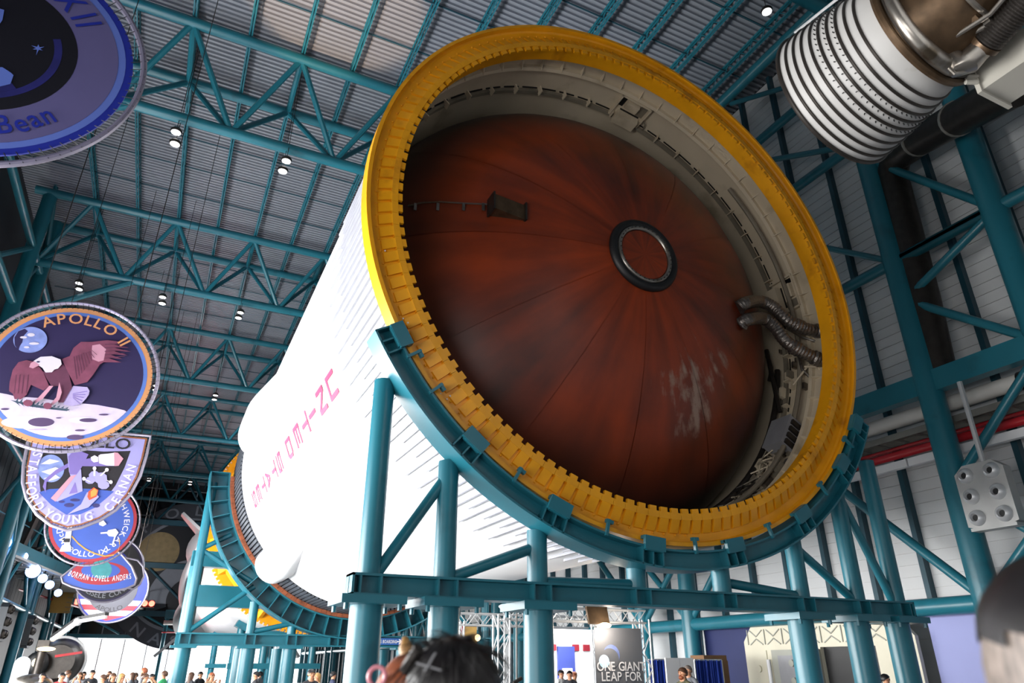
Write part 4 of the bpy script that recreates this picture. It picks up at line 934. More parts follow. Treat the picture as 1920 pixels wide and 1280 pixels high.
# coloured stage spots assumed out of view, added to light the emblems
spot('assumed_emblem_spot', (-6.5, 3.0, 4.2), tuple(at(20, 60, 1, 9.5)), 900, 60, (.22, .30, 1.0)); spot('assumed_emblem_spot', (-6.5, 9.5, 4.0), tuple(at(120, 700, 1, 18)), 900, 45, (.60, .34, 1.0))
spot('assumed_emblem_spot', (-6.5, 13, 4.0), tuple(at(160, 900, 1, 25)), 765, 40, (.75, .72, 1.0)); spot('assumed_emblem_spot', (-6.5, 20, 4.0), tuple(at(175, 980, 1, 32)), 675, 36, (.85, .85, 1.0)); spot('assumed_emblem_spot', (-6.5, 30, 4.0), tuple(at(190, 1080, 1, 42)), 405, 40, (.85, .9, 1.0))
# ================================================================== along the right wall, near the floor
def wallbox(name, px0, px1, z0, z1, x0, x1, m, label, cat):
    y0 = at(px0, 1200, 0, x0)[1]; y1 = at(px1, 1200, 0, x0)[1]
    return tag(MB().bb((x0, y0, z0), (x1, y1, z1)).build(name, m, smooth=0), label, cat)
pw = [('partition', 5.0, 11.9, 'lilac_wall', 'pale lilac wall panel at the lower right beside the teal columns'), ('partition', 17.9, 20.1, 'navy_wall', 'dark navy wall panel left of the cream vault doorway')]
for n, y0, y1, m, lb in pw: tag(MB().bb((17.0, y0, 0), (17.07, y1, 2.95)).build(n, m, smooth=0), lb, 'wall panel')
# cream set-piece doorway like a vault
vt = thing('vault_doorway', 'cream panelled vault-like doorway with grey door standing open', 'doorway', (16.7, 15.2, 0))
def vf(u, v, d): return (16.75-d, u, v)
def vbx(name, u, v, d, m, par): return MB().prism([(u[0], v[0]), (u[1], v[0]), (u[1], v[1]), (u[0], v[1])], vf, d[0], d[1]).build(name, m, par, smooth=0)
MB().prism([(17.85, 0), (17.85, 2.45), (17.5, 2.85), (12.4, 2.85), (12.05, 2.45), (12.05, 0), (13.2, 0), (13.2, 2.25), (14.95, 2.25), (14.95, 0)], vf, 0, .12).build('surround', 'vault', vt, smooth=0)
for u in (17.3, 16.6, 15.9, 15.2, 14.5, 13.8, 13.1):
    for s in (-1, 1):
        a = (16.62, u+.25*s, 2.35); MB().beam((16.61, u, 2.52), (16.61, u+.26*s, 2.36), .02, .025).build('moulding', 'vault_door', vt); MB().beam((16.61, u, 2.58), (16.61, u+.26*s, 2.76), .02, .025).build('moulding', 'vault_door', vt)
    MB().beam((16.61, u+.35, 2.36), (16.61, u+.35, 2.78), .02, .025).build('moulding', 'vault_door', vt)
vbx('dark_opening', (13.2, 14.95), (0, 2.25), (-.1, -.02), 'black', vt)
dr = vbx('vault_door', (14.95, 16.6), (.0, 2.2), (.14, .30), 'vault_door', vt)
vbx('door_panel', (15.2, 16.35), (.2, 2.05), (.30, .33), 'grey_box', dr)
for z in (.9, 1.4, 1.85): MB().lathe([(.001, 0), (.1, 0), (.1, .05), (.06, .07), (.001, .07)], 16).build('x', 'vault_door') if 0 else MB().tube((16.42, 15.8, z), (16.34, 15.8, z), .09, 16).build('bolt_boss', 'vault_door', dr)
MB().tube((16.45, 16.75, .3), (16.45, 16.75, 1.95), .06, 10).build('hinge_bar', 'board_white', dr)
for z in (.9, 1.7): MB().tube((16.62, 17.3, z), (16.55, 17.3, z), .1, 16).build('bolt_boss', 'vault', vt); MB().tube((16.62, 12.5, z), (16.55, 12.5, z), .1, 16).build('bolt_boss', 'vault', vt)
vbx('side_panel', (12.2, 12.9), (.1, 2.2), (.12, .15), 'vault', vt); vbx('side_panel', (16.95, 17.65), (.1, 2.2), (.12, .15), 'vault', vt)
# hexagonal reflector cluster boxes on the walls
def cluster(label, c, sx, nrow, ang=0.0, sc=1.0, mc='alu_panel', mh='alu'):
    t = thing('acoustic_cluster', label, 'wall fixture', c, 'dome-studded wall clusters')
    w, h, d = .62*sc, .8*sc, .25*sc
    ol = [(-w, -h*.9), (-w*.55, -h), (w*.55, -h), (w, -h*.9), (w, h*.75), (w*.6, h), (-w*.6, h), (-w, h*.75)]
    def fr_(u, v, q): return (c[0]+sx*(d-q), c[1]+u, c[2]+v)
    MB().prism(ol, fr_, 0, d*1.2).build('casing', mc, t, smooth=0)
    MB().prism([(-w*.9, -h*1.05), (w*.9, -h*1.05), (w*.9, -h*.95), (-w*.9, -h*.95)], fr_, 0, d*1.3).build('ledge', mc, t, smooth=0)
    for u in (-.33*sc, .33*sc):
        for v in (-.53*sc, 0, .53*sc):
            p = fr_(u, v, d*1.2); q = fr_(u, v, d*1.2+.16*sc)
            dm = MB(); n = 20; vs = []; fs = []
            prof = [(.2*math.cos(b)*sc, .17*math.sin(b)*sc) for b in np.linspace(0, 1.05, 7)]+[(.07*sc, .06*sc)]
            for i in range(n):
                a = 2*PI*i/n
                for r, k in prof: vs.append(fr_(u+r*math.cos(a), v+r*math.sin(a), d*1.2+k))
            m_ = len(prof)
            for i in range(n):
                for j in range(m_-1): fs.append((i*m_+j, i*m_+j+1, ((i+1) % n)*m_+j+1, ((i+1) % n)*m_+j))
            dm._add(vs, fs); o = dm.build('dome_horn', mh, t)
            MB().prism([(.075*sc*math.cos(2*PI*i/16)+u, .075*sc*math.sin(2*PI*i/16)+v) for i in range(16)], fr_, d*1.2+.02, d*1.2+.08*sc).build('throat', 'black', o, smooth=0)
    return t
nc = cluster('silver six-horned fixture on the right wall beside the big teal column', (16.0, 9.12, 5.2), 1, 3, sc=.88)
MB().tube((16.25, 9.12, 5.9), (16.25, 9.12, 7.9), .06, 8).build('mounting_post', 'alu', nc)
p = at(905, 1130, 0, 16.3); fc = cluster('pale six-horned fixture seen far off below the stage', (15.9, p[1], p[2]), 1, 3, sc=1.2)
MB().tube((16.1, p[1], p[2]), (17.6, p[1], p[2]), .08, 8).build('wall_bracket', 'alu', fc)
# ---------------------------------------------------------------- photo booth made of white box truss
BY = 14.0
bt_ = thing('booth_truss', 'white aluminium box-truss frame of the photo booth under the stage', 'truss frame', (8.5, BY, 0))
def btruss(p, q, w=.26, n=8, name='truss_leg'):
    p = Vector(p); q = Vector(q); d = (q-p); L = d.length; d.normalize(); u = Vector((0, 1, 0)); x = d.cross(u).normalized(); cs = [(x*a+u*b)*w/2 for a in (-1, 1) for b in (-1, 1)]
    m = MB()
    for c in cs: m.tube(p+c, q+c, .022, 6)
    o = m.build(name, 'alu', bt_); o['kind'] = 'stuff'
    for i in range(n):
        a = p+d*(L*i/n); b = p+d*(L*(i+1)/n)
        for c0, c1 in ((cs[0], cs[2]), (cs[1], cs[3]), (cs[0], cs[1]), (cs[2], cs[3])):
            MB().tube(a+(c0 if i % 2 else c1), b+(c1 if i % 2 else c0), .012, 5).build('lacing_bar', 'alu', o)
xa = at(940, 1240, 1, BY)[0]; xb = at(1128, 1240, 1, BY)[0]; xc = at(1200, 1240, 1, BY)[0]; zt = at(1165, 1160, 1, BY)[2]
for x in (xa, xb, xc+.1): btruss((x, BY, 0), (x, BY, zt))
btruss((xa, BY, zt+.05), (xc+.15, BY, zt+.05), name='truss_beam', n=16); btruss((xa, BY+2.5, zt+.05), (xc+.15, BY+2.5, zt+.05), name='truss_beam', n=16); btruss((xa, BY+2.5, 0), (xa, BY+2.5, zt))
bx0 = at(1110, 1230, 1, BY-.05)[0]; bx1 = at(1198, 1230, 1, BY-.05)[0]
bn = thing('banner', 'grey printed banner with a rising earth and white slogan on the booth', 'banner', ((bx0+bx1)/2, BY-.16, 0))
MB().bb((bx0, BY-.18, .05), (bx1, BY-.16, zt-.2)).build('panel', 'banner', bn, smooth=0)
cx = (bx0+bx1)/2
mb = MB(); ec = at(1147, 1228, 1, BY-.19)
mb.ngon([(ec[0]+.21*math.cos(2*PI*i/32), BY-.185, ec[2]+.21*math.sin(2*PI*i/32)) for i in range(32)]); mb.build('earth', 'e_earth', bn, smooth=0)
mb = MB(); mb.ngon([(ec[0]-.05+.23*math.cos(2*PI*i/32), BY-.188, ec[2]-.07+.21*math.sin(2*PI*i/32)) for i in range(32)]); mb.build('earth_night', 'banner', bn, smooth=0)
mat('flare', '#bfe6ff', .5, var=0); mat('flare2', '#7f98a6', .5, var=0)
mb = MB(); mb.ngon([(ec[0]-.2+.13*math.cos(2*PI*i/24), BY-.19, ec[2]-.12+.13*math.sin(2*PI*i/24)) for i in range(24)]); mb.build('sun_flare', 'flare', bn, smooth=0)
for row, s in ((1257, 'ONE GIANT'), (1276, 'LEAP FOR')):
    z = at(1160, row, 1, BY-.19)[2]; acc = []
    class Sk:
        def _add(q, vs, fs, mi=0): acc.append(MB()._add(vs, fs))
    text_line(Sk(), s, lambda u, v: (cx+.04+u, BY-.195, z+v), .25, .92, .06, True)
    for a in acc: a.build('letter', 'board_white', bn, smooth=0)
lb = thing('light_box', 'dark square lamp panel with bright lamp on top of booth truss', 'lamp', tuple(at(1120, 1150, 1, BY-.3)))
MB().tube((at(1120, 1150, 1, BY-.3)[0], BY-.3, zt+.12), (at(1120, 1150, 1, BY-.3)[0], BY, zt+.12), .03, 8).build('bracket', 'alu', lb)
c = at(1120, 1152, 1, BY-.3); MB().box(c, (.52, .06, .40), rotm('X', -.25)).build('back_panel', 'steel_brown', lb, smooth=0)
c2 = at(1134, 1172, 1, BY-.36); MB().sphere(c2, (.16, .08, .06), 16, 8).build('bulb', 'warm_glow', lb)
pl = bpy.data.lights.new('booth_lamp', 'POINT'); pl.energy = 60; pl.color = (1, .85, .7); pl.shadow_soft_size = .1; plo = bpy.data.objects.new('booth_lamp', pl); COL.objects.link(plo); plo.location = (c2[0], c2[1]-.2, c2[2]-.1)
# curtains, white board, carton
def curtain(px0, px1, Y, zt, label):
    x0 = at(px0, 1250, 1, Y)[0]; x1 = at(px1, 1250, 1, Y)[0]; n = 60; vs = []; fs = []
    for i in range(n+1):
        x = x0+(x1-x0)*i/n; y = Y+.05*math.sin(i*1.3)+.02*math.sin(i*.5)
        vs += [(x, y, .05), (x, y+.01*math.sin(i), zt)]
    fs = [(2*i, 2*i+2, 2*i+3, 2*i+1) for i in range(n)]
    t = thing('curtain', label, 'curtain', ((x0+x1)/2, Y, 0)); o = MB()._add(vs, fs).build('drape', 'curtain', t)
    MB().tube((x0, Y, zt), (x1, Y, zt), .025, 8).build('curtain_rail', 'alu', t)
    for x in (x0, x1): MB().tube((x, Y, 0), (x, Y, zt), .025, 8).build('pole', 'alu', t)
CZ = at(1320, 1237, 1, 17)[2]
curtain(1217, 1249, 17.0, CZ, 'short blue pleated curtain left of the white board'); curtain(1303, 1354, 17.0, CZ, 'wider blue pleated curtain right of the white board')
x0 = at(1248, 1250, 1, 16.8)[0]; x1 = at(1300, 1250, 1, 16.8)[0]; z1 = at(1275, 1233, 1, 16.8)[2]
wbd = thing('display_board', 'plain white display board between the blue curtains', 'board', ((x0+x1)/2, 16.8, 0)); MB().bb((x0, 16.77, .02), ((x0+x1)/2-.004, 16.83, z1)).build('board_half', 'board_white', wbd, smooth=0); MB().bb(((x0+x1)/2+.004, 16.77, .02), (x1, 16.83, z1)).build('board_half', 'board_white', wbd, smooth=0)
xq = at(1328, 1230, 1, 17.6)[0]; zq = at(1328, 1238, 1, 17.6)[2]
cb = thing('crate_stack', 'brown cardboard carton on a tall crate behind the wider curtain', 'carton', (xq, 17.6, 0)); MB().bb((xq-.45, 17.3, 0), (xq+.45, 17.9, zq)).build('crate', 'cardboard', cb, smooth=0); MB().bb((xq-.42, 17.3, zq), (xq+.42, 17.9, zq+.14)).build('carton', 'cardboard', cb, smooth=0)
# bright shop beyond the booth
shp = at(1060, 1220, 1, 24.5); sp_ = thing('shop_front', 'bright white shop front with blue doorway and red signs seen through the booth', 'shop', (shp[0], 24.5, 0))
xs0 = at(1022, 1200, 1, 24.5)[0]; xs1 = at(1118, 1200, 1, 24.5)[0]; zs = at(1060, 1206, 1, 24.5)[2]
MB().bb((xs0, 24.5, 0), (xs1, 24.7, zs+.5)).build('facade', 'board_white', sp_, smooth=0)
xd0 = at(1046, 1220, 1, 24.4)[0]; xd1 = at(1077, 1220, 1, 24.4)[0]; MB().bb((xd0, 24.38, 0), (xd1, 24.48, zs-.1)).build('blue_doorway', 'blue_wall', sp_, smooth=0)
MB().bb((xd0+.15, 24.33, 0), (xd1-.15, 24.38, 1.7)).build('lit_opening', 'board_white', sp_, smooth=0)
for px in (1040, 1083, 1103):
    x = at(px, 1214, 1, 24.3)[0]; MB().bb((x-.13, 24.4, zs-.25), (x+.13, 24.48, zs-.03)).build('red_sign', 'e_red', sp_, smooth=0)
lt = bpy.data.lights.new('shop_light', 'AREA'); lt.energy = 260; lt.size = 2; lo = bpy.data.objects.new('shop_light', lt); COL.objects.link(lo); lo.location = (shp[0]-.8, 22.5, 3.4); lo.rotation_euler = (math.radians(40), 0, 0)
# bus sign on a teal beam and other things under the stage
SY = 28.38; a = at(704, 1196, 1, SY); b = at(754, 1209, 1, SY)
sb = thing('wayfinding_sign', 'blue boarding sign with white arrow fixed to the far cradle beam', 'sign', ((a[0]+b[0])/2, SY, a[2]))
MB().bb((a[0]-.05, SY-.16, b[2]), (b[0], SY-.09, a[2])).build('sign_plate', 'sign_blue', sb, smooth=0)
acc = []
class Sk2:
    def _add(q, vs, fs, mi=0): acc.append(MB()._add(vs, fs))
zz = (a[2]+b[2])/2-.06; text_line(Sk2(), 'BUS BOARDING', lambda u, v: (a[0]+.02+u, SY-.17, zz+v), .17, .62, .06)
for q in acc: q.build('letter', 'board_white', sb, smooth=0)
xe = b[0]-.16; arw = [(-.12, .02), (.0, .02), (-.05, .09), (.0, .09), (.1, 0), (.0, -.09), (-.05, -.09), (.0, -.02), (-.12, -.02)]
MB().prism(arw, lambda u, v, d: (xe+u, SY-.17-d, (a[2]+b[2])/2+v), 0, .005).build('arrow', 'board_white', sb, smooth=0)
p = at(877, 1190, 1, 26); yb = thing('poster_board', 'small yellow and red poster far behind the dark-haired visitor', 'poster', tuple(p)); MB().box(p, (.7, .05, .7)).build('poster', 'e_gold', yb, smooth=0); MB().box((p[0]-.3, p[1]-.05, p[2]+.2), (.3, .03, .3)).build('red_square', 'e_red', yb, smooth=0); MB().box((p[0]-.3, p[1]-.05, p[2]-.2), (.25, .03, .2)).build('red_square', 'e_red', yb, smooth=0); MB().tube((p[0], p[1]+.05, 0), (p[0], p[1]+.05, p[2]-.3), .04, 8).build('stand', 'steel_dark', yb)
p = at(895, 1195, 1, 26); fl2 = thing('floodlight', 'small bright flood lamp beside the yellow poster', 'lamp', tuple(p)); MB().sphere(p, .12, 12, 8).build('bulb', 'warm_glow', fl2); MB().tube((p[0], p[1]+.1, 0), (p[0], p[1]+.1, p[2]), .04, 8).build('stand', 'steel_dark', fl2)
p = at(1010, 1262, 1, 10.6); z_ = at(1010, 1140, 1, 10.6)[2]
mp = thing('microphone_stand', 'thin dark pole stand beside the teal column near the booth', 'stand', (p[0]-.25, 10.6, 0)); xx = at(969+0, 1200, 1, 10.6)[0]
MB().tube((xx, 10.6, 0), (xx, 10.6, at(969, 1145, 1, 10.6)[2]), .012, 6).build('pole', 'steel_dark', mp)
MB().tube((xx-.06, 10.6, 1.55), (xx+.08, 10.6, 1.62), .03, 8).build('clamp', 'steel_dark', mp)
for a_ in (0, 2.1, 4.2): MB().tube((xx, 10.6, .3), (xx+.3*math.cos(a_), 10.6+.3*math.sin(a_), .02), .012, 6).build('leg', 'steel_dark', mp)
# ================================================================== pendant lamps under the trusses
def lamp(px, Yz, label):
    p = at(*px, 2, Yz); t = thing('pendant_lamp', label, 'lamp', tuple(p), 'round high-bay lamps under the trusses')
    MB().path([(p[0], p[1], p[2]+.0), (p[0], p[1], p[2]+.07), (p[0], p[1], p[2]+.16), (p[0], p[1], p[2]+.2)], [.17, .19, .13, .04], 18).build('housing', 'steel_dark', t)
    MB().path([(p[0], p[1], p[2]-.015), (p[0], p[1], p[2]+.0)], .155, 18).build('lens', 'lamp_glow', t)
    MB().tube((p[0], p[1], p[2]+.2), (p[0], p[1], 22.62), .012, 5).build('cord', 'steel_dark', t)
rows = [((330, 248), (328, 270), 'left pair under the first truss'), ((537, 302), (530, 321), 'right pair under the first truss'), ((148, 531), (148, 542), 'left pair under the second truss, above the eagle emblem'), ((305, 557), (304, 569), 'middle pair under the second truss'), ((451, 586), (447, 596), 'right pair under the second truss'), ((291, 723), (290, 731), 'pair beside the eagle emblem under the third truss'), ((404, 741), (402, 749), 'pair nearest the white stage under the third truss'), ((280, 897), (279, 901), 'left pair high before the dark end wall'), ((357, 903), (356, 908), 'right pair high before the dark end wall')]
for a, b, s in rows:
    zl = 18.3 if 'dark end' not in s else 16.8
    lamp(a, zl, 'upper round white lamp of the '+s); lamp(b, zl-.4, 'lower round white lamp of the '+s)
lamp((1438, 22), 21.2, 'lone round lamp near the roof left of the white engine bell')
# ================================================================== balcony on the left with lights
Bz = 7.55; b0 = np.array(at(-60, 1012, 2, Bz)); b1 = np.array(at(300, 1157, 2, Bz)); bd_ = (b1-b0)/np.linalg.norm(b1-b0); nx = np.array([-bd_[1], bd_[0], 0])
bal = thing('balcony_bridge', 'teal-fronted walkway with white underside tray crossing behind the left columns', 'walkway', tuple(b0*.5+b1*.5))
MB().beam(b0+(0, 0, .55), b1+(0, 0, .55), .12, .75).build('fascia', 'teal', bal)
MB().beam(b0+(0, 0, .12), b1+(0, 0, .12), .3, .14).build('white_edge', 'duct_white', bal)
MB().beam(b0+nx*1.6, b1+nx*1.6, 3.0, .06).build('soffit', 'tray', bal)
n = 46
for i in range(n):
    c = b0+(b1-b0)*(i+.5)/n; MB().beam(c+nx*.15-(0, 0, .1), c+nx*3.0-(0, 0, .1), .12, .1).build('soffit_rib', 'duct_white', bal)
MB().tube(b0+nx*3.2-(0, 0, .7), b1+nx*3.2-(0, 0, .7), .09, 8).build('red_pipe', 'red_pipe', bal)
for i in range(14):
    c = b0+(b1-b0)*(i+.5)/14; MB().tube(c+(0, 0, .9), c+(0, 0, 2.0), .03, 6).build('rail_post', 'teal', bal)
MB().tube(b0+(0, 0, 2.0), b1+(0, 0, 2.0), .035, 6).build('handrail', 'teal', bal)
for k, (px, py, m, s, lb) in enumerate(((6, 1016, 'blue_glow', .42, 'large blue-white stage lamp at the left edge on the walkway'), (44, 1043, 'blue_glow', .25, 'small violet-white stage lamp beside the bristly fixture'), (62, 1070, 'blue_glow', .42, 'bright blue-white stage lamp right of the bristly fixture'), (80, 1084, 'blue_glow', .28, 'small blue stage lamp, third along the walkway'), (93, 1096, 'blue_glow', .28, 'small white-blue stage lamp, fourth along the walkway'), (109, 1111, 'blue_glow', .25, 'last small blue stage lamp by the gold panel'))):
    z = Bz+1.5; t_ = 0
    d = ray(px, py); q = None
    for tt in np.linspace(30, 140, 600):
        w = CPOS+d*tt
        if np.dot((w-b0), nx) > .0: q = w; break
    if q is None: q = at(px, py, 2, z)
    t = thing('stage_lamp', lb, 'lamp', tuple(q), 'stage lamps on the walkway'); MB().sphere(q, s, 16, 10).build('lens', m, t); MB().path([tuple(q+np.array((0, .2, 0))), tuple(q+np.array((0, .9, 0)))], [s*1.1, s*.7], 14).build('housing', 'steel_dark', t)
    MB().tube(q-np.array((0, -.5, 0)), (q[0], q[1]+.5, Bz+.5), .05, 6).build('yoke', 'steel_dark', t)
def far_obj(px, py, Y): return at(px, py, 1, Y)
p = far_obj(52, 1052, 58); br_ = thing('lamp_array', 'dark bristly fixture with rows of pale rods on the walkway', 'fixture', tuple(p)); MB().box(p, (1.2, .6, 1.8)).build('body', 'steel_dark', br_)
for i in range(6):
    for k in range(2): MB().tube((p[0]-.4+.75*k, p[1]-.2, p[2]-.8+.32*i), (p[0]+.1+.75*k, p[1]-.9, p[2]-.6+.32*i), .07, 6).build('rod', 'duct_white', br_)
MB().tube((p[0], p[1], p[2]-.9), (p[0], p[1], Bz), .08, 6).build('foot', 'steel_dark', br_)
p = far_obj(40, 975, 53); eq2 = thing('speaker_box', 'large grey box mounted between the left columns above the walkway', 'box', tuple(p)); MB().box(p, (1.6, 1.2, 3.2), rotm('Y', .15)).build('casing', 'steel_dark', eq2, smooth=0); MB().box((p[0], p[1]-.62, p[2]), (1.3, .05, 2.8), rotm('Y', .15)).build('grille', 'dark_panel', eq2, smooth=0)
p = far_obj(117, 1123, 73); gp = thing('gold_panel', 'small gold louvred panel at the end of the walkway', 'panel', tuple(p)); MB().box(p, (1.5, .2, 2.2)).build('panel', 'e_gold', gp, smooth=0)
for i in range(6): MB().box((p[0]+.6, p[1]-.15, p[2]-1+.38*i), (.5, .1, .1)).build('louvre', 'e_tan', gp, smooth=0)
for k, (px, lb) in enumerate((((125, 1125), 'single red stage lamp left of the striped emblem'), ((150, 1128), 'pair-mounted red stage lamp just left of the striped emblem'), ((277, 1131), 'bright red stage lamp right of the striped emblem'))):
    p = far_obj(*px, 92); t = thing('stage_lamp', lb, 'lamp', tuple(p), 'red stage lamps')
    for s in ((0,) if k == 0 else (-.3, .4)): MB().sphere((p[0]+s, p[1], p[2]), .3, 12, 8).build('lens', 'red_glow', t)
    MB().box((p[0], p[1]+.5, p[2]), (1.4, .5, .8)).build('housing', 'black', t, smooth=0)
# teal lattice at the end of the walkway, white conduit
a = at(310, 1151, 1, 93); b = at(510, 1151, 1, 93); far = thing('end_gallery', 'far teal gallery beam with white tube below it across the end of the hall', 'gallery', tuple((a+b)/2))
MB().beam(a, b, .5, .9).build('beam', 'teal', far); [MB().tube((x_, 93.2, 0), (x_, 93.2, a[2]), .2, 10).build('post', 'teal', far) for x_ in (a[0]+.3, b[0]-.3)]; MB().tube(a-(0, 0, .9), b-(0, 0, .9), .25, 10).build('white_tube', 'duct_white', far); MB().tube(a-(0, 0, 1.9), b-(0, 0, 1.9), .08, 6).build('red_pipe', 'red_pipe', far)
# lit arm pointing down on the left, lunar exhibit capsule
A0 = at(97, 1200, 1, 44); A1 = at(146, 1165, 1, 43); A2 = at(199, 1156, 1, 42)
arm = thing('jointed_lamp', 'jointed white lamp arm reaching over the capsule exhibit at the lower left', 'lamp', (A0[0], 44, 0))
MB().beam(A0, A1, .18, .16).build('lower_arm', 'board_white', arm); MB().beam(A1, A2, .16, .14).build('upper_arm', 'board_white', arm); MB().beam(A0+(0, .2, .15), A1+(0, .2, .15), .3, .15).build('lower_cover', 'black', arm); MB().beam(A1+(0, .2, .15), A2+(0, .2, .15), .28, .15).build('upper_cover', 'black', arm)
MB().sphere(A1, .2, 12, 8).build('joint', 'alu', arm); MB().box((A0[0]-.3, 44, A0[2]-.25), (.5, .4, .5)).build('head_box', 'steel_dark', arm); MB().sphere((A0[0]-.1, 43.6, A0[2]-.4), (.4, .15, .1), 12, 8).build('lamp', 'warm_glow', arm); MB().tube((A0[0]-.3, 44.1, 0), (A0[0]-.3, 44.1, A0[2]-.5), .2, 10).build('mast', 'steel_dark', arm)
cp = at(112, 1240, 1, 47); cap = thing('capsule_exhibit', 'dark round space capsule exhibit with pale rim at the lower left', 'capsule', (cp[0], 47, 0))
MB().path([(cp[0], 47.8, cp[2]-.1), (cp[0], 47, cp[2]), (cp[0]-.05, 46.2, cp[2])], [1.2, 1.15, .8], 32).build('shell', 'steel_dark', cap); MB().path([(cp[0]+1.2*math.cos(2*PI*i/48), 46.9, cp[2]+1.2*math.sin(2*PI*i/48)) for i in range(48)], .07, 8, closed=True).build('rim', 'alu', cap)
MB().sphere((cp[0]-.9, 45.9, cp[2]-.1), (.55, .3, .6), 16, 10).build('porthole', 'black', cap); MB().sphere((cp[0]-.9, 45.7, cp[2]-.05), .22, 12, 8).build('porthole_lamp', 'warm_glow', cap); MB().box((cp[0], 47, .25), (1.8, 1.8, .5)).build('plinth', 'steel_dark', cap); MB().beam((cp[0]-.2, 46.1, cp[2]+.25), (cp[0]+1.0, 46.1, cp[2]+.45), .05, .12).build('red_stripe', 'red_pipe', cap)
cq = at(60, 1280, 1, 30); dmx = thing('glass_dome', 'silvery round dome top at the bottom left edge', 'dome', (cq[0], 30, 0)); MB().sphere((cq[0], 30, cq[2]-.05), (.62, .62, .32), 24, 14).build('dome', 'steel', dmx); MB().tube((cq[0], 30, 0), (cq[0], 30, cq[2]-.05), .55, 24).build('pedestal', 'steel_dark', dmx)
q = at(40, 1252, 1, 40); pnl = thing('info_panel', 'white round-topped information panel at the lower left', 'panel', (q[0], 40, 0)); w = .32
MB().prism([(-w, 0), (w, 0), (w, q[2]+.15)]+[(w*math.cos(t), q[2]+.15+w*math.sin(t)) for t in np.linspace(.2, PI-.2, 9)]+[(-w, q[2]+.15)], lambda u, v, d: (q[0]+u, 40-d, v), 0, .08).build('board', 'grey_box', pnl, smooth=0); MB().bb((q[0]-.4, 39.8, 0), (q[0]+.4, 40.2, .08)).build('foot', 'steel_dark', pnl, smooth=0)
cluster('dark grey horned fixture at the left edge under the walkway', tuple(at(10, 1165, 1, 45)), -1, 3, sc=1.1, mc='dark_panel', mh='steel_dark'); cluster('dimmer grey horned fixture further along under the walkway', tuple(at(58, 1183, 1, 53)), -1, 3, sc=1.1, mc='dark_panel', mh='steel_dark')
# ================================================================== visitors
mat('skin', '#c08a6a', .5, var=.05, vscale=8); mat('skin_dark', '#8a5a40', .5, var=.05, vscale=8); mat('hair_black', '#151214', .45, var=.3, vscale=30, stretch=(6, 6, 1)); mat('hair_brown', '#4a3020', .5, var=.3, vscale=30, stretch=(6, 6, 1)); mat('hair_blond', '#a8804c', .5, var=.25, vscale=30, stretch=(6, 6, 1)); mat('hair_grey', '#7c7068', .55, var=.45, vscale=26, stretch=(4, 4, 1)); mat('hair_red', '#8a4a2c', .5, var=.3, vscale=30)
mat('c_red', '#a02a30', .8); mat('c_grey', '#74767c', .8); mat('c_dark', '#26282e', .8); mat('c_navy', '#28304c', .8); mat('c_green', '#2f9a60', .8); mat('c_tan', '#9c8468', .8); mat('c_white', '#d8d8d8', .8); mat('c_camo', '#5a5a44', .8, var=.45, vscale=14); mat('c_pants', '#30364a', .8); mat('c_shoe', '#1c1c1e', .6); mat('pink_plastic', '#d88a98', .35, var=.05); mat('eye', '#1a1412', .2, var=0); mat('lip', '#9c5a50', .5, var=0)
SKEL = []
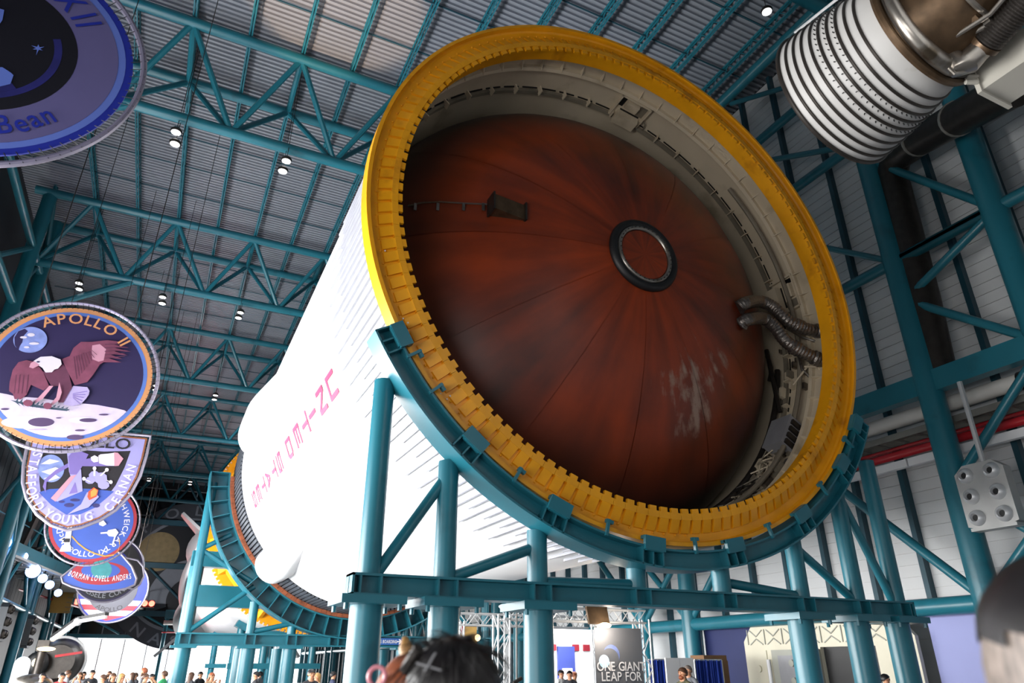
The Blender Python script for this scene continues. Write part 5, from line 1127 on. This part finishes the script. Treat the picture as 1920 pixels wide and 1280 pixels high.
def skeleton(kind):
    """joints (x, y, z, radius) for a 1.75 m figure facing -y, and bones with the cloth they carry"""
    J = {}; B = []
    def j(n, x, y, z, r): J[n] = (x, y, z, r)
    j('pelvis', 0, 0, .96, .135); j('waist', 0, 0, 1.12, .125); j('chest', 0, -.005, 1.30, .145); j('collar', 0, .01, 1.43, .085); j('neck', 0, .01, 1.50, .055); j('jaw', 0, -.022, 1.565, .064); j('face', 0, -.012, 1.625, .082); j('brow', 0, .0, 1.675, .088); j('crown', 0, .008, 1.715, .062); j('nose', 0, -.108, 1.622, .014); j('chin', 0, -.075, 1.552, .026)
    B += [('pelvis', 'waist', 'shirt'), ('waist', 'chest', 'shirt'), ('chest', 'collar', 'shirt'), ('collar', 'neck', 'skin'), ('neck', 'jaw', 'skin'), ('jaw', 'face', 'skin'), ('face', 'brow', 'skin'), ('brow', 'crown', 'skin'), ('face', 'nose', 'skin'), ('jaw', 'chin', 'skin')]
    for s, k in ((-1, 'l'), (1, 'r')):
        up = (kind == 'point' and s == 1) or kind == 'phone'
        j('ear'+k, .094*s, .012, 1.625, .016); B.append(('face', 'ear'+k, 'skin'))
        j('sho'+k, .185*s, .005, 1.425, .07)
        if up: el = (.25*s, -.10, 1.22); wr = (.12*s, -.30, 1.42); dr = (-.02*s, -.05, .06)
        else: el = (.245*s, .03, 1.15); wr = (.25*s, -.06, .92); dr = (0, -.02, -.07)
        j('elb'+k, *el, .046); j('wri'+k, *wr, .03); h = np.array(wr)+np.array(dr)
        j('pal'+k, *h, .034)
        B += [('collar', 'sho'+k, 'shirt'), ('sho'+k, 'elb'+k, 'shirt'), ('elb'+k, 'wri'+k, 'fore'), ('wri'+k, 'pal'+k, 'skin')]
        d = np.array(dr)/np.linalg.norm(dr); side = np.array((0, 1, 0)) if not up else np.array((1, 0, 0))
        for i, (o, ln) in enumerate(((-.027, .062), (-.009, .074), (.009, .07), (.026, .055))):
            a = h+side*o+d*.03; b = a+d*ln*.5+np.array((-.008*s, 0, 0)); c = b+d*ln*.5+np.array((-.016*s, 0, 0))
            j(f'f{i}a{k}', *a, .0095); j(f'f{i}b{k}', *b, .009); j(f'f{i}c{k}', *c, .008); B += [('pal'+k, f'f{i}a{k}', 'skin'), (f'f{i}a{k}', f'f{i}b{k}', 'skin'), (f'f{i}b{k}', f'f{i}c{k}', 'skin')]
        a = h-side*.036-d*.0; b = a-side*.018+d*.03; j('tha'+k, *a, .011); j('thb'+k, *b, .0095); B += [('pal'+k, 'tha'+k, 'skin'), ('tha'+k, 'thb'+k, 'skin')]
        fx = -.05 if kind == 'walk' and s == 1 else .03
        j('hip'+k, .095*s, 0, .90, .10); j('kne'+k, .105*s, -.015+fx, .50, .062); j('ank'+k, .105*s, .01-fx, .09, .042); j('toe'+k, .115*s, -.16-fx, .04, .036)
        B += [('pelvis', 'hip'+k, 'pants'), ('hip'+k, 'kne'+k, 'pants'), ('kne'+k, 'ank'+k, 'pants'), ('ank'+k, 'toe'+k, 'shoe')]
    return J, B
BODY = {}
def body_mesh(kind):
    """one continuous skinned surface per pose, faces sorted into skin / shirt / trousers / shoes"""
    J, B = skeleton(kind); names = list(J); ix = {n: i for i, n in enumerate(names)}
    me = bpy.data.meshes.new('body'); me.from_pydata([J[n][:3] for n in names], [(ix[a], ix[b]) for a, b, _ in B], [])
    o = bpy.data.objects.new('tmp', me); COL.objects.link(o); md = o.modifiers.new('s', 'SKIN'); md.use_smooth_shade = True
    sv = me.skin_vertices[0].data
    for n, i in ix.items():
        r = J[n][3]; sv[i].radius = (r, r)
    for n, (a, b) in dict(waist=(.15, .105), chest=(.165, .115), pelvis=(.155, .115)).items(): sv[ix[n]].radius = (a, b)
    sv[ix['pelvis']].use_root = True
    sb = o.modifiers.new('d', 'SUBSURF'); sb.levels = 1; sb.render_levels = 1
    dg = bpy.context.evaluated_depsgraph_get(); m2 = bpy.data.meshes.new_from_object(o.evaluated_get(dg))
    V = np.array([v.co[:] for v in m2.vertices]); F = [tuple(p.vertices) for p in m2.polygons]; cl = []
    A = np.array([J[a][:3] for a, b, c in B]); D = np.array([J[b][:3] for a, b, c in B])-A; LL = (D*D).sum(1); lab = [c for _, _, c in B]
    rr = np.array([min(J[a][3], J[b][3]) for a, b, c in B])
    for f in F:
        c = V[list(f)].mean(0); t = np.clip(((c-A)*D).sum(1)/LL, 0, 1); d = np.linalg.norm(c-(A+D*t[:, None]), axis=1)-rr*.8; cl.append(lab[int(np.argmin(d))])
    bpy.data.objects.remove(o); bpy.data.meshes.remove(me); bpy.data.meshes.remove(m2); BODY[kind] = (V, F, cl)
for k in ('stand', 'walk', 'point', 'phone'): body_mesh(k)
def hair_shell(style):
    """scalp shell round the head centre; style decides how far it comes down"""
    m = MB(); nu, nv = 20, 12; vs = []; fs = []; c = np.array((0, .006, 1.648))
    for i in range(nv+1):
        t = i/nv
        for j in range(nu):
            a = 2*PI*j/nu; back = (1+math.sin(a))/2
            mx = .40*PI+(.30*PI)*back if style != 'long' else .40*PI+.34*PI*back
            ph = t*mx; d = np.array((math.sin(ph)*math.cos(a), math.sin(ph)*math.sin(a), math.cos(ph)))
            rad = np.array((.103, .116, .112))*(1.0+.03*math.sin(a*9+t*7)); p = c+d*rad
            if style == 'long' and t > .8 and back > .35: p[2] -= (t-.8)*1.1*back; p[0] *= 1.05
            vs.append(tuple(p))
    for i in range(nv):
        for j in range(nu): fs.append((i*nu+j, i*nu+(j+1) % nu, (i+1)*nu+(j+1) % nu, (i+1)*nu+j))
    m._add(vs, fs)
    if style == 'bun': m.sphere((0, .12, 1.72), .05, 12, 8)
    return m
def person(loc, h, rz, kind, label, shirt, hair, style='short', skin='skin', pants='c_pants', bare=False, beard=False, group='visitors'):
    s = h/1.75; t = thing('person', label, 'person', loc, group); c, sn = math.cos(rz), math.sin(rz)
    def X(p): return (loc[0]+s*(p[0]*c-p[1]*sn), loc[1]+s*(p[0]*sn+p[1]*c), loc[2]+s*p[2])
    V, F, cl = BODY[kind]; mb = MB(); mb.v = [X(p) for p in V]; mb.f = list(F)
    idx = dict(skin=0, shirt=1, fore=0 if bare else 1, pants=2, shoe=3); mb.m = [idx[k] for k in cl]
    mb.build('body', [skin, shirt, pants, 'c_shoe'], t, smooth=180)
    hm = hair_shell(style); hm.v = [X(p) for p in hm.v]; ho = hm.build('hair', hair, t, smooth=80)
    for sx in (-1, 1): q = MB().sphere((.032*sx, -.090, 1.648), .011, 8, 6); q.v = [X(p) for p in q.v]; q.build('eye', 'eye', t)
    q = MB().sphere((0, -.094, 1.580), (.024, .008, .006), 8, 6); q.v = [X(p) for p in q.v]; q.build('mouth', 'lip', t)
    if beard:
        q = MB().sphere((0, -.05, 1.556), (.062, .062, .052), 14, 10); q.v = [X(p) for p in q.v]; q.build('beard', 'hair_red', t)
    return t, X
def stand_at(px, py, Y, rz, kind, label, shirt, hair, style='short', **k):
    p = at(px, py, 1, Y); z = p[2]; h = z/1.648*1.75; return person((p[0], Y, 0), h, rz, kind, label, shirt, hair, style, **k)
crowd = [(80, 1268, 27, 'c_dark', 'hair_black', 'short'), (116, 1268, 26, 'c_red', 'hair_black', 'short'), (128, 1262, 31, 'c_grey', 'hair_brown', 'short'), (150, 1266, 30, 'c_grey', 'hair_brown', 'long'), (157, 1264, 32, 'c_dark', 'hair_black', 'short'), (173, 1262, 29, 'c_dark', 'hair_black', 'short'), (193, 1271, 25, 'c_tan', 'hair_brown', 'bun'), (205, 1263, 33, 'c_dark', 'hair_brown', 'short'), (212, 1268, 26, 'c_dark', 'hair_brown', 'long'), (228, 1269, 25, 'c_tan', 'hair_blond', 'long'), (248, 1266, 30, 'c_grey', 'hair_brown', 'long'), (254, 1266, 32, 'c_dark', 'hair_brown', 'short'), (270, 1258, 28, 'c_grey', 'hair_red', 'short'), (273, 1269, 25, 'c_tan', 'hair_brown', 'bun'), (285, 1269, 27, 'c_dark', 'hair_black', 'short'), (308, 1264, 26, 'c_green', 'hair_brown', 'short'), (323, 1264, 30, 'c_navy', 'hair_black', 'short'), (359, 1266, 27, 'c_dark', 'hair_brown', 'long'), (376, 1264, 31, 'c_dark', 'hair_black', 'short'), (397, 1267, 25, 'c_tan', 'hair_red', 'long'), (480, 1265, 25, 'c_dark', 'hair_black', 'short'), (488, 1264, 30, 'c_grey', 'hair_black', 'short')]
wn = dict(c_dark='dark', c_red='red', c_grey='grey', c_tan='tan', c_green='green', c_navy='navy'); hn = dict(hair_black='black', hair_brown='brown', hair_blond='blond', hair_red='auburn'); on = ['first', 'second', 'third', 'fourth', 'fifth', 'sixth', 'seventh', 'eighth', 'ninth', 'tenth', 'eleventh', 'twelfth', 'thirteenth', 'fourteenth', 'fifteenth', 'sixteenth', 'seventeenth', 'eighteenth', 'nineteenth', 'twentieth', 'twenty-first', 'twenty-second']
rp_ = random.Random(11); ks = ['stand', 'walk', 'point', 'phone']
for i, (x, y, Y, sh, ha, sty) in enumerate(crowd):
    stand_at(x, y, Y, rp_.uniform(-2.2, 2.2), ks[i % 4], f'{hn[ha]}-haired visitor in {wn[sh]} top, {on[i]} from the left in the far crowd', sh, ha, sty, bare=i % 3 == 0, group='far crowd of visitors')
stand_at(584, 1263, 19, .2, 'stand', 'dark-haired visitor facing us under the stage, left of the big teal column', 'c_dark', 'hair_black')
stand_at(595, 1268, 22, -1.2, 'walk', 'blond visitor just behind the dark-haired one facing us under the stage', 'c_tan', 'hair_blond', 'long')
stand_at(625, 1265, 24, 1.6, 'walk', 'visitor in navy walking close to the left side of the big teal column', 'c_navy', 'hair_black')
stand_at(697, 1262, 30, 1.0, 'stand', 'visitor in pale top between the two big teal columns below the boarding sign', 'c_white', 'hair_brown')
stand_at(1280, 1261, 13.5, -1.5, 'stand', 'bearded visitor in camouflage jacket in profile before the white board', 'c_camo', 'hair_brown', beard=True)
stand_at(1290, 1256, 15.5, -1.2, 'stand', 'grey-haired visitor half hidden behind the bearded one', 'c_grey', 'hair_grey')
stand_at(1052, 1262, 21, .4, 'stand', 'black-haired visitor at the left of the bright shop front', 'c_white', 'hair_black'); stand_at(1068, 1264, 20.3, -.6, 'walk', 'visitor in dark top in the middle of the bright shop front', 'c_dark', 'hair_black'); stand_at(1077, 1265, 21.6, 1.2, 'stand', 'auburn-haired visitor at the right of the bright shop front', 'c_tan', 'hair_red', 'bun')
stand_at(1660, 1272, 12.0, .8, 'stand', 'dark silhouette of a visitor between the two rightmost teal columns', 'c_dark', 'hair_black'); stand_at(1582, 1276, 14.6, -.4, 'stand', 'visitor in orange light inside the dark vault doorway', 'c_tan', 'hair_blond')
# three visitors close to the camera
def near(px, py, D, rz, *a, **k):
    d = ray(px, py); p = CPOS+d*D; return person((p[0], p[1], 0), p[2]/1.648*1.75, rz, *a, **k), p
(pa, XA), hp = near(850, 1298, 1.58, -.42+PI, 'stand', 'dark-haired visitor seen from behind at the bottom, crossed pale clips in hair', 'c_dark', 'hair_black', 'short', group='visitors close to us')
def hclip(a, b, r, n, m):
    q = MB().tube(a, b, r, 8); q.v = [XA(p) for p in q.v]; q.build(n, m, pa)
hclip((.035, .100, 1.725), (.055, .105, 1.69), .0022, 'hair_clip', 'grey_box'); hclip((.02, .116, 1.692), (.075, .088, 1.706), .0018, 'hair_clip', 'grey_box'); hclip((.075, .05, 1.735), (.105, .02, 1.69), .013, 'hair_bow', 'steel_dark')
rs = random.Random(5); strand = MB()
for k in range(260):
    a = rs.uniform(0, 2*PI); ph = rs.uniform(.0, 1.75); d = np.array((math.sin(ph)*math.cos(a), math.sin(ph)*math.sin(a), math.cos(ph)))
    p0 = np.array((0, .006, 1.648))+d*np.array((.104, .117, .113)); tg = np.cross(d, (0, 0, 1)); tg /= (np.linalg.norm(tg)+1e-6); dn = np.cross(d, tg)
    if dn[2] > 0: dn = -dn
    p1 = p0+dn*.05+d*rs.uniform(.0, .012)+tg*rs.uniform(-.015, .015); p2 = p1+dn*.04+d*rs.uniform(-.01, .012)
    strand.path([XA(p0-d*.004), XA(p1), XA(p2)], [.0012, .0012, .0006], 3, caps=False)
so = strand.build('loose_hair', 'hair_black', pa); so['kind'] = 'stuff'
(pb, XB), hp2 = near(772, 1306, 2.0, -.42+PI, 'stand', 'auburn-haired visitor with top knot and pink hair ring beside the dark-haired one', 'c_white', 'hair_red', 'short', group='visitors close to us')
q = MB().path([(0.02, .0, 1.745), (.025, 0, 1.775), (.03, -.01, 1.80)], [.018, .02, .008], 10); q.v = [XB(p) for p in q.v]; q.build('top_knot', 'hair_blond', pb)
q = MB().path([(.088+.022*math.cos(2*PI*i/24), .085, 1.70+.024*math.sin(2*PI*i/24)) for i in range(24)], .006, 6, closed=True); q.v = [XB(p) for p in q.v]; q.build('hair_ring', 'pink_plastic', pb)
(pc, XC), hp3 = near(2028, 1228, .92, -.9+PI, 'stand', 'blurred grey-brown haired visitor very close at the right edge', 'c_dark', 'hair_grey', 'long', group='visitors close to us')
crown = MB(); hs = hair_shell('short'); keep = [f for f in hs.f if all(hs.v[i][2] > 1.655 for i in f)]; crown._add([(p[0]*1.05, (p[1]-.006)*1.05+.006, 1.648+(p[2]-1.648)*1.05) for p in hs.v], keep); crown.v = [XC(p) for p in crown.v]; crown.build('dark_crown_hair', 'hair_black', pc, smooth=80)
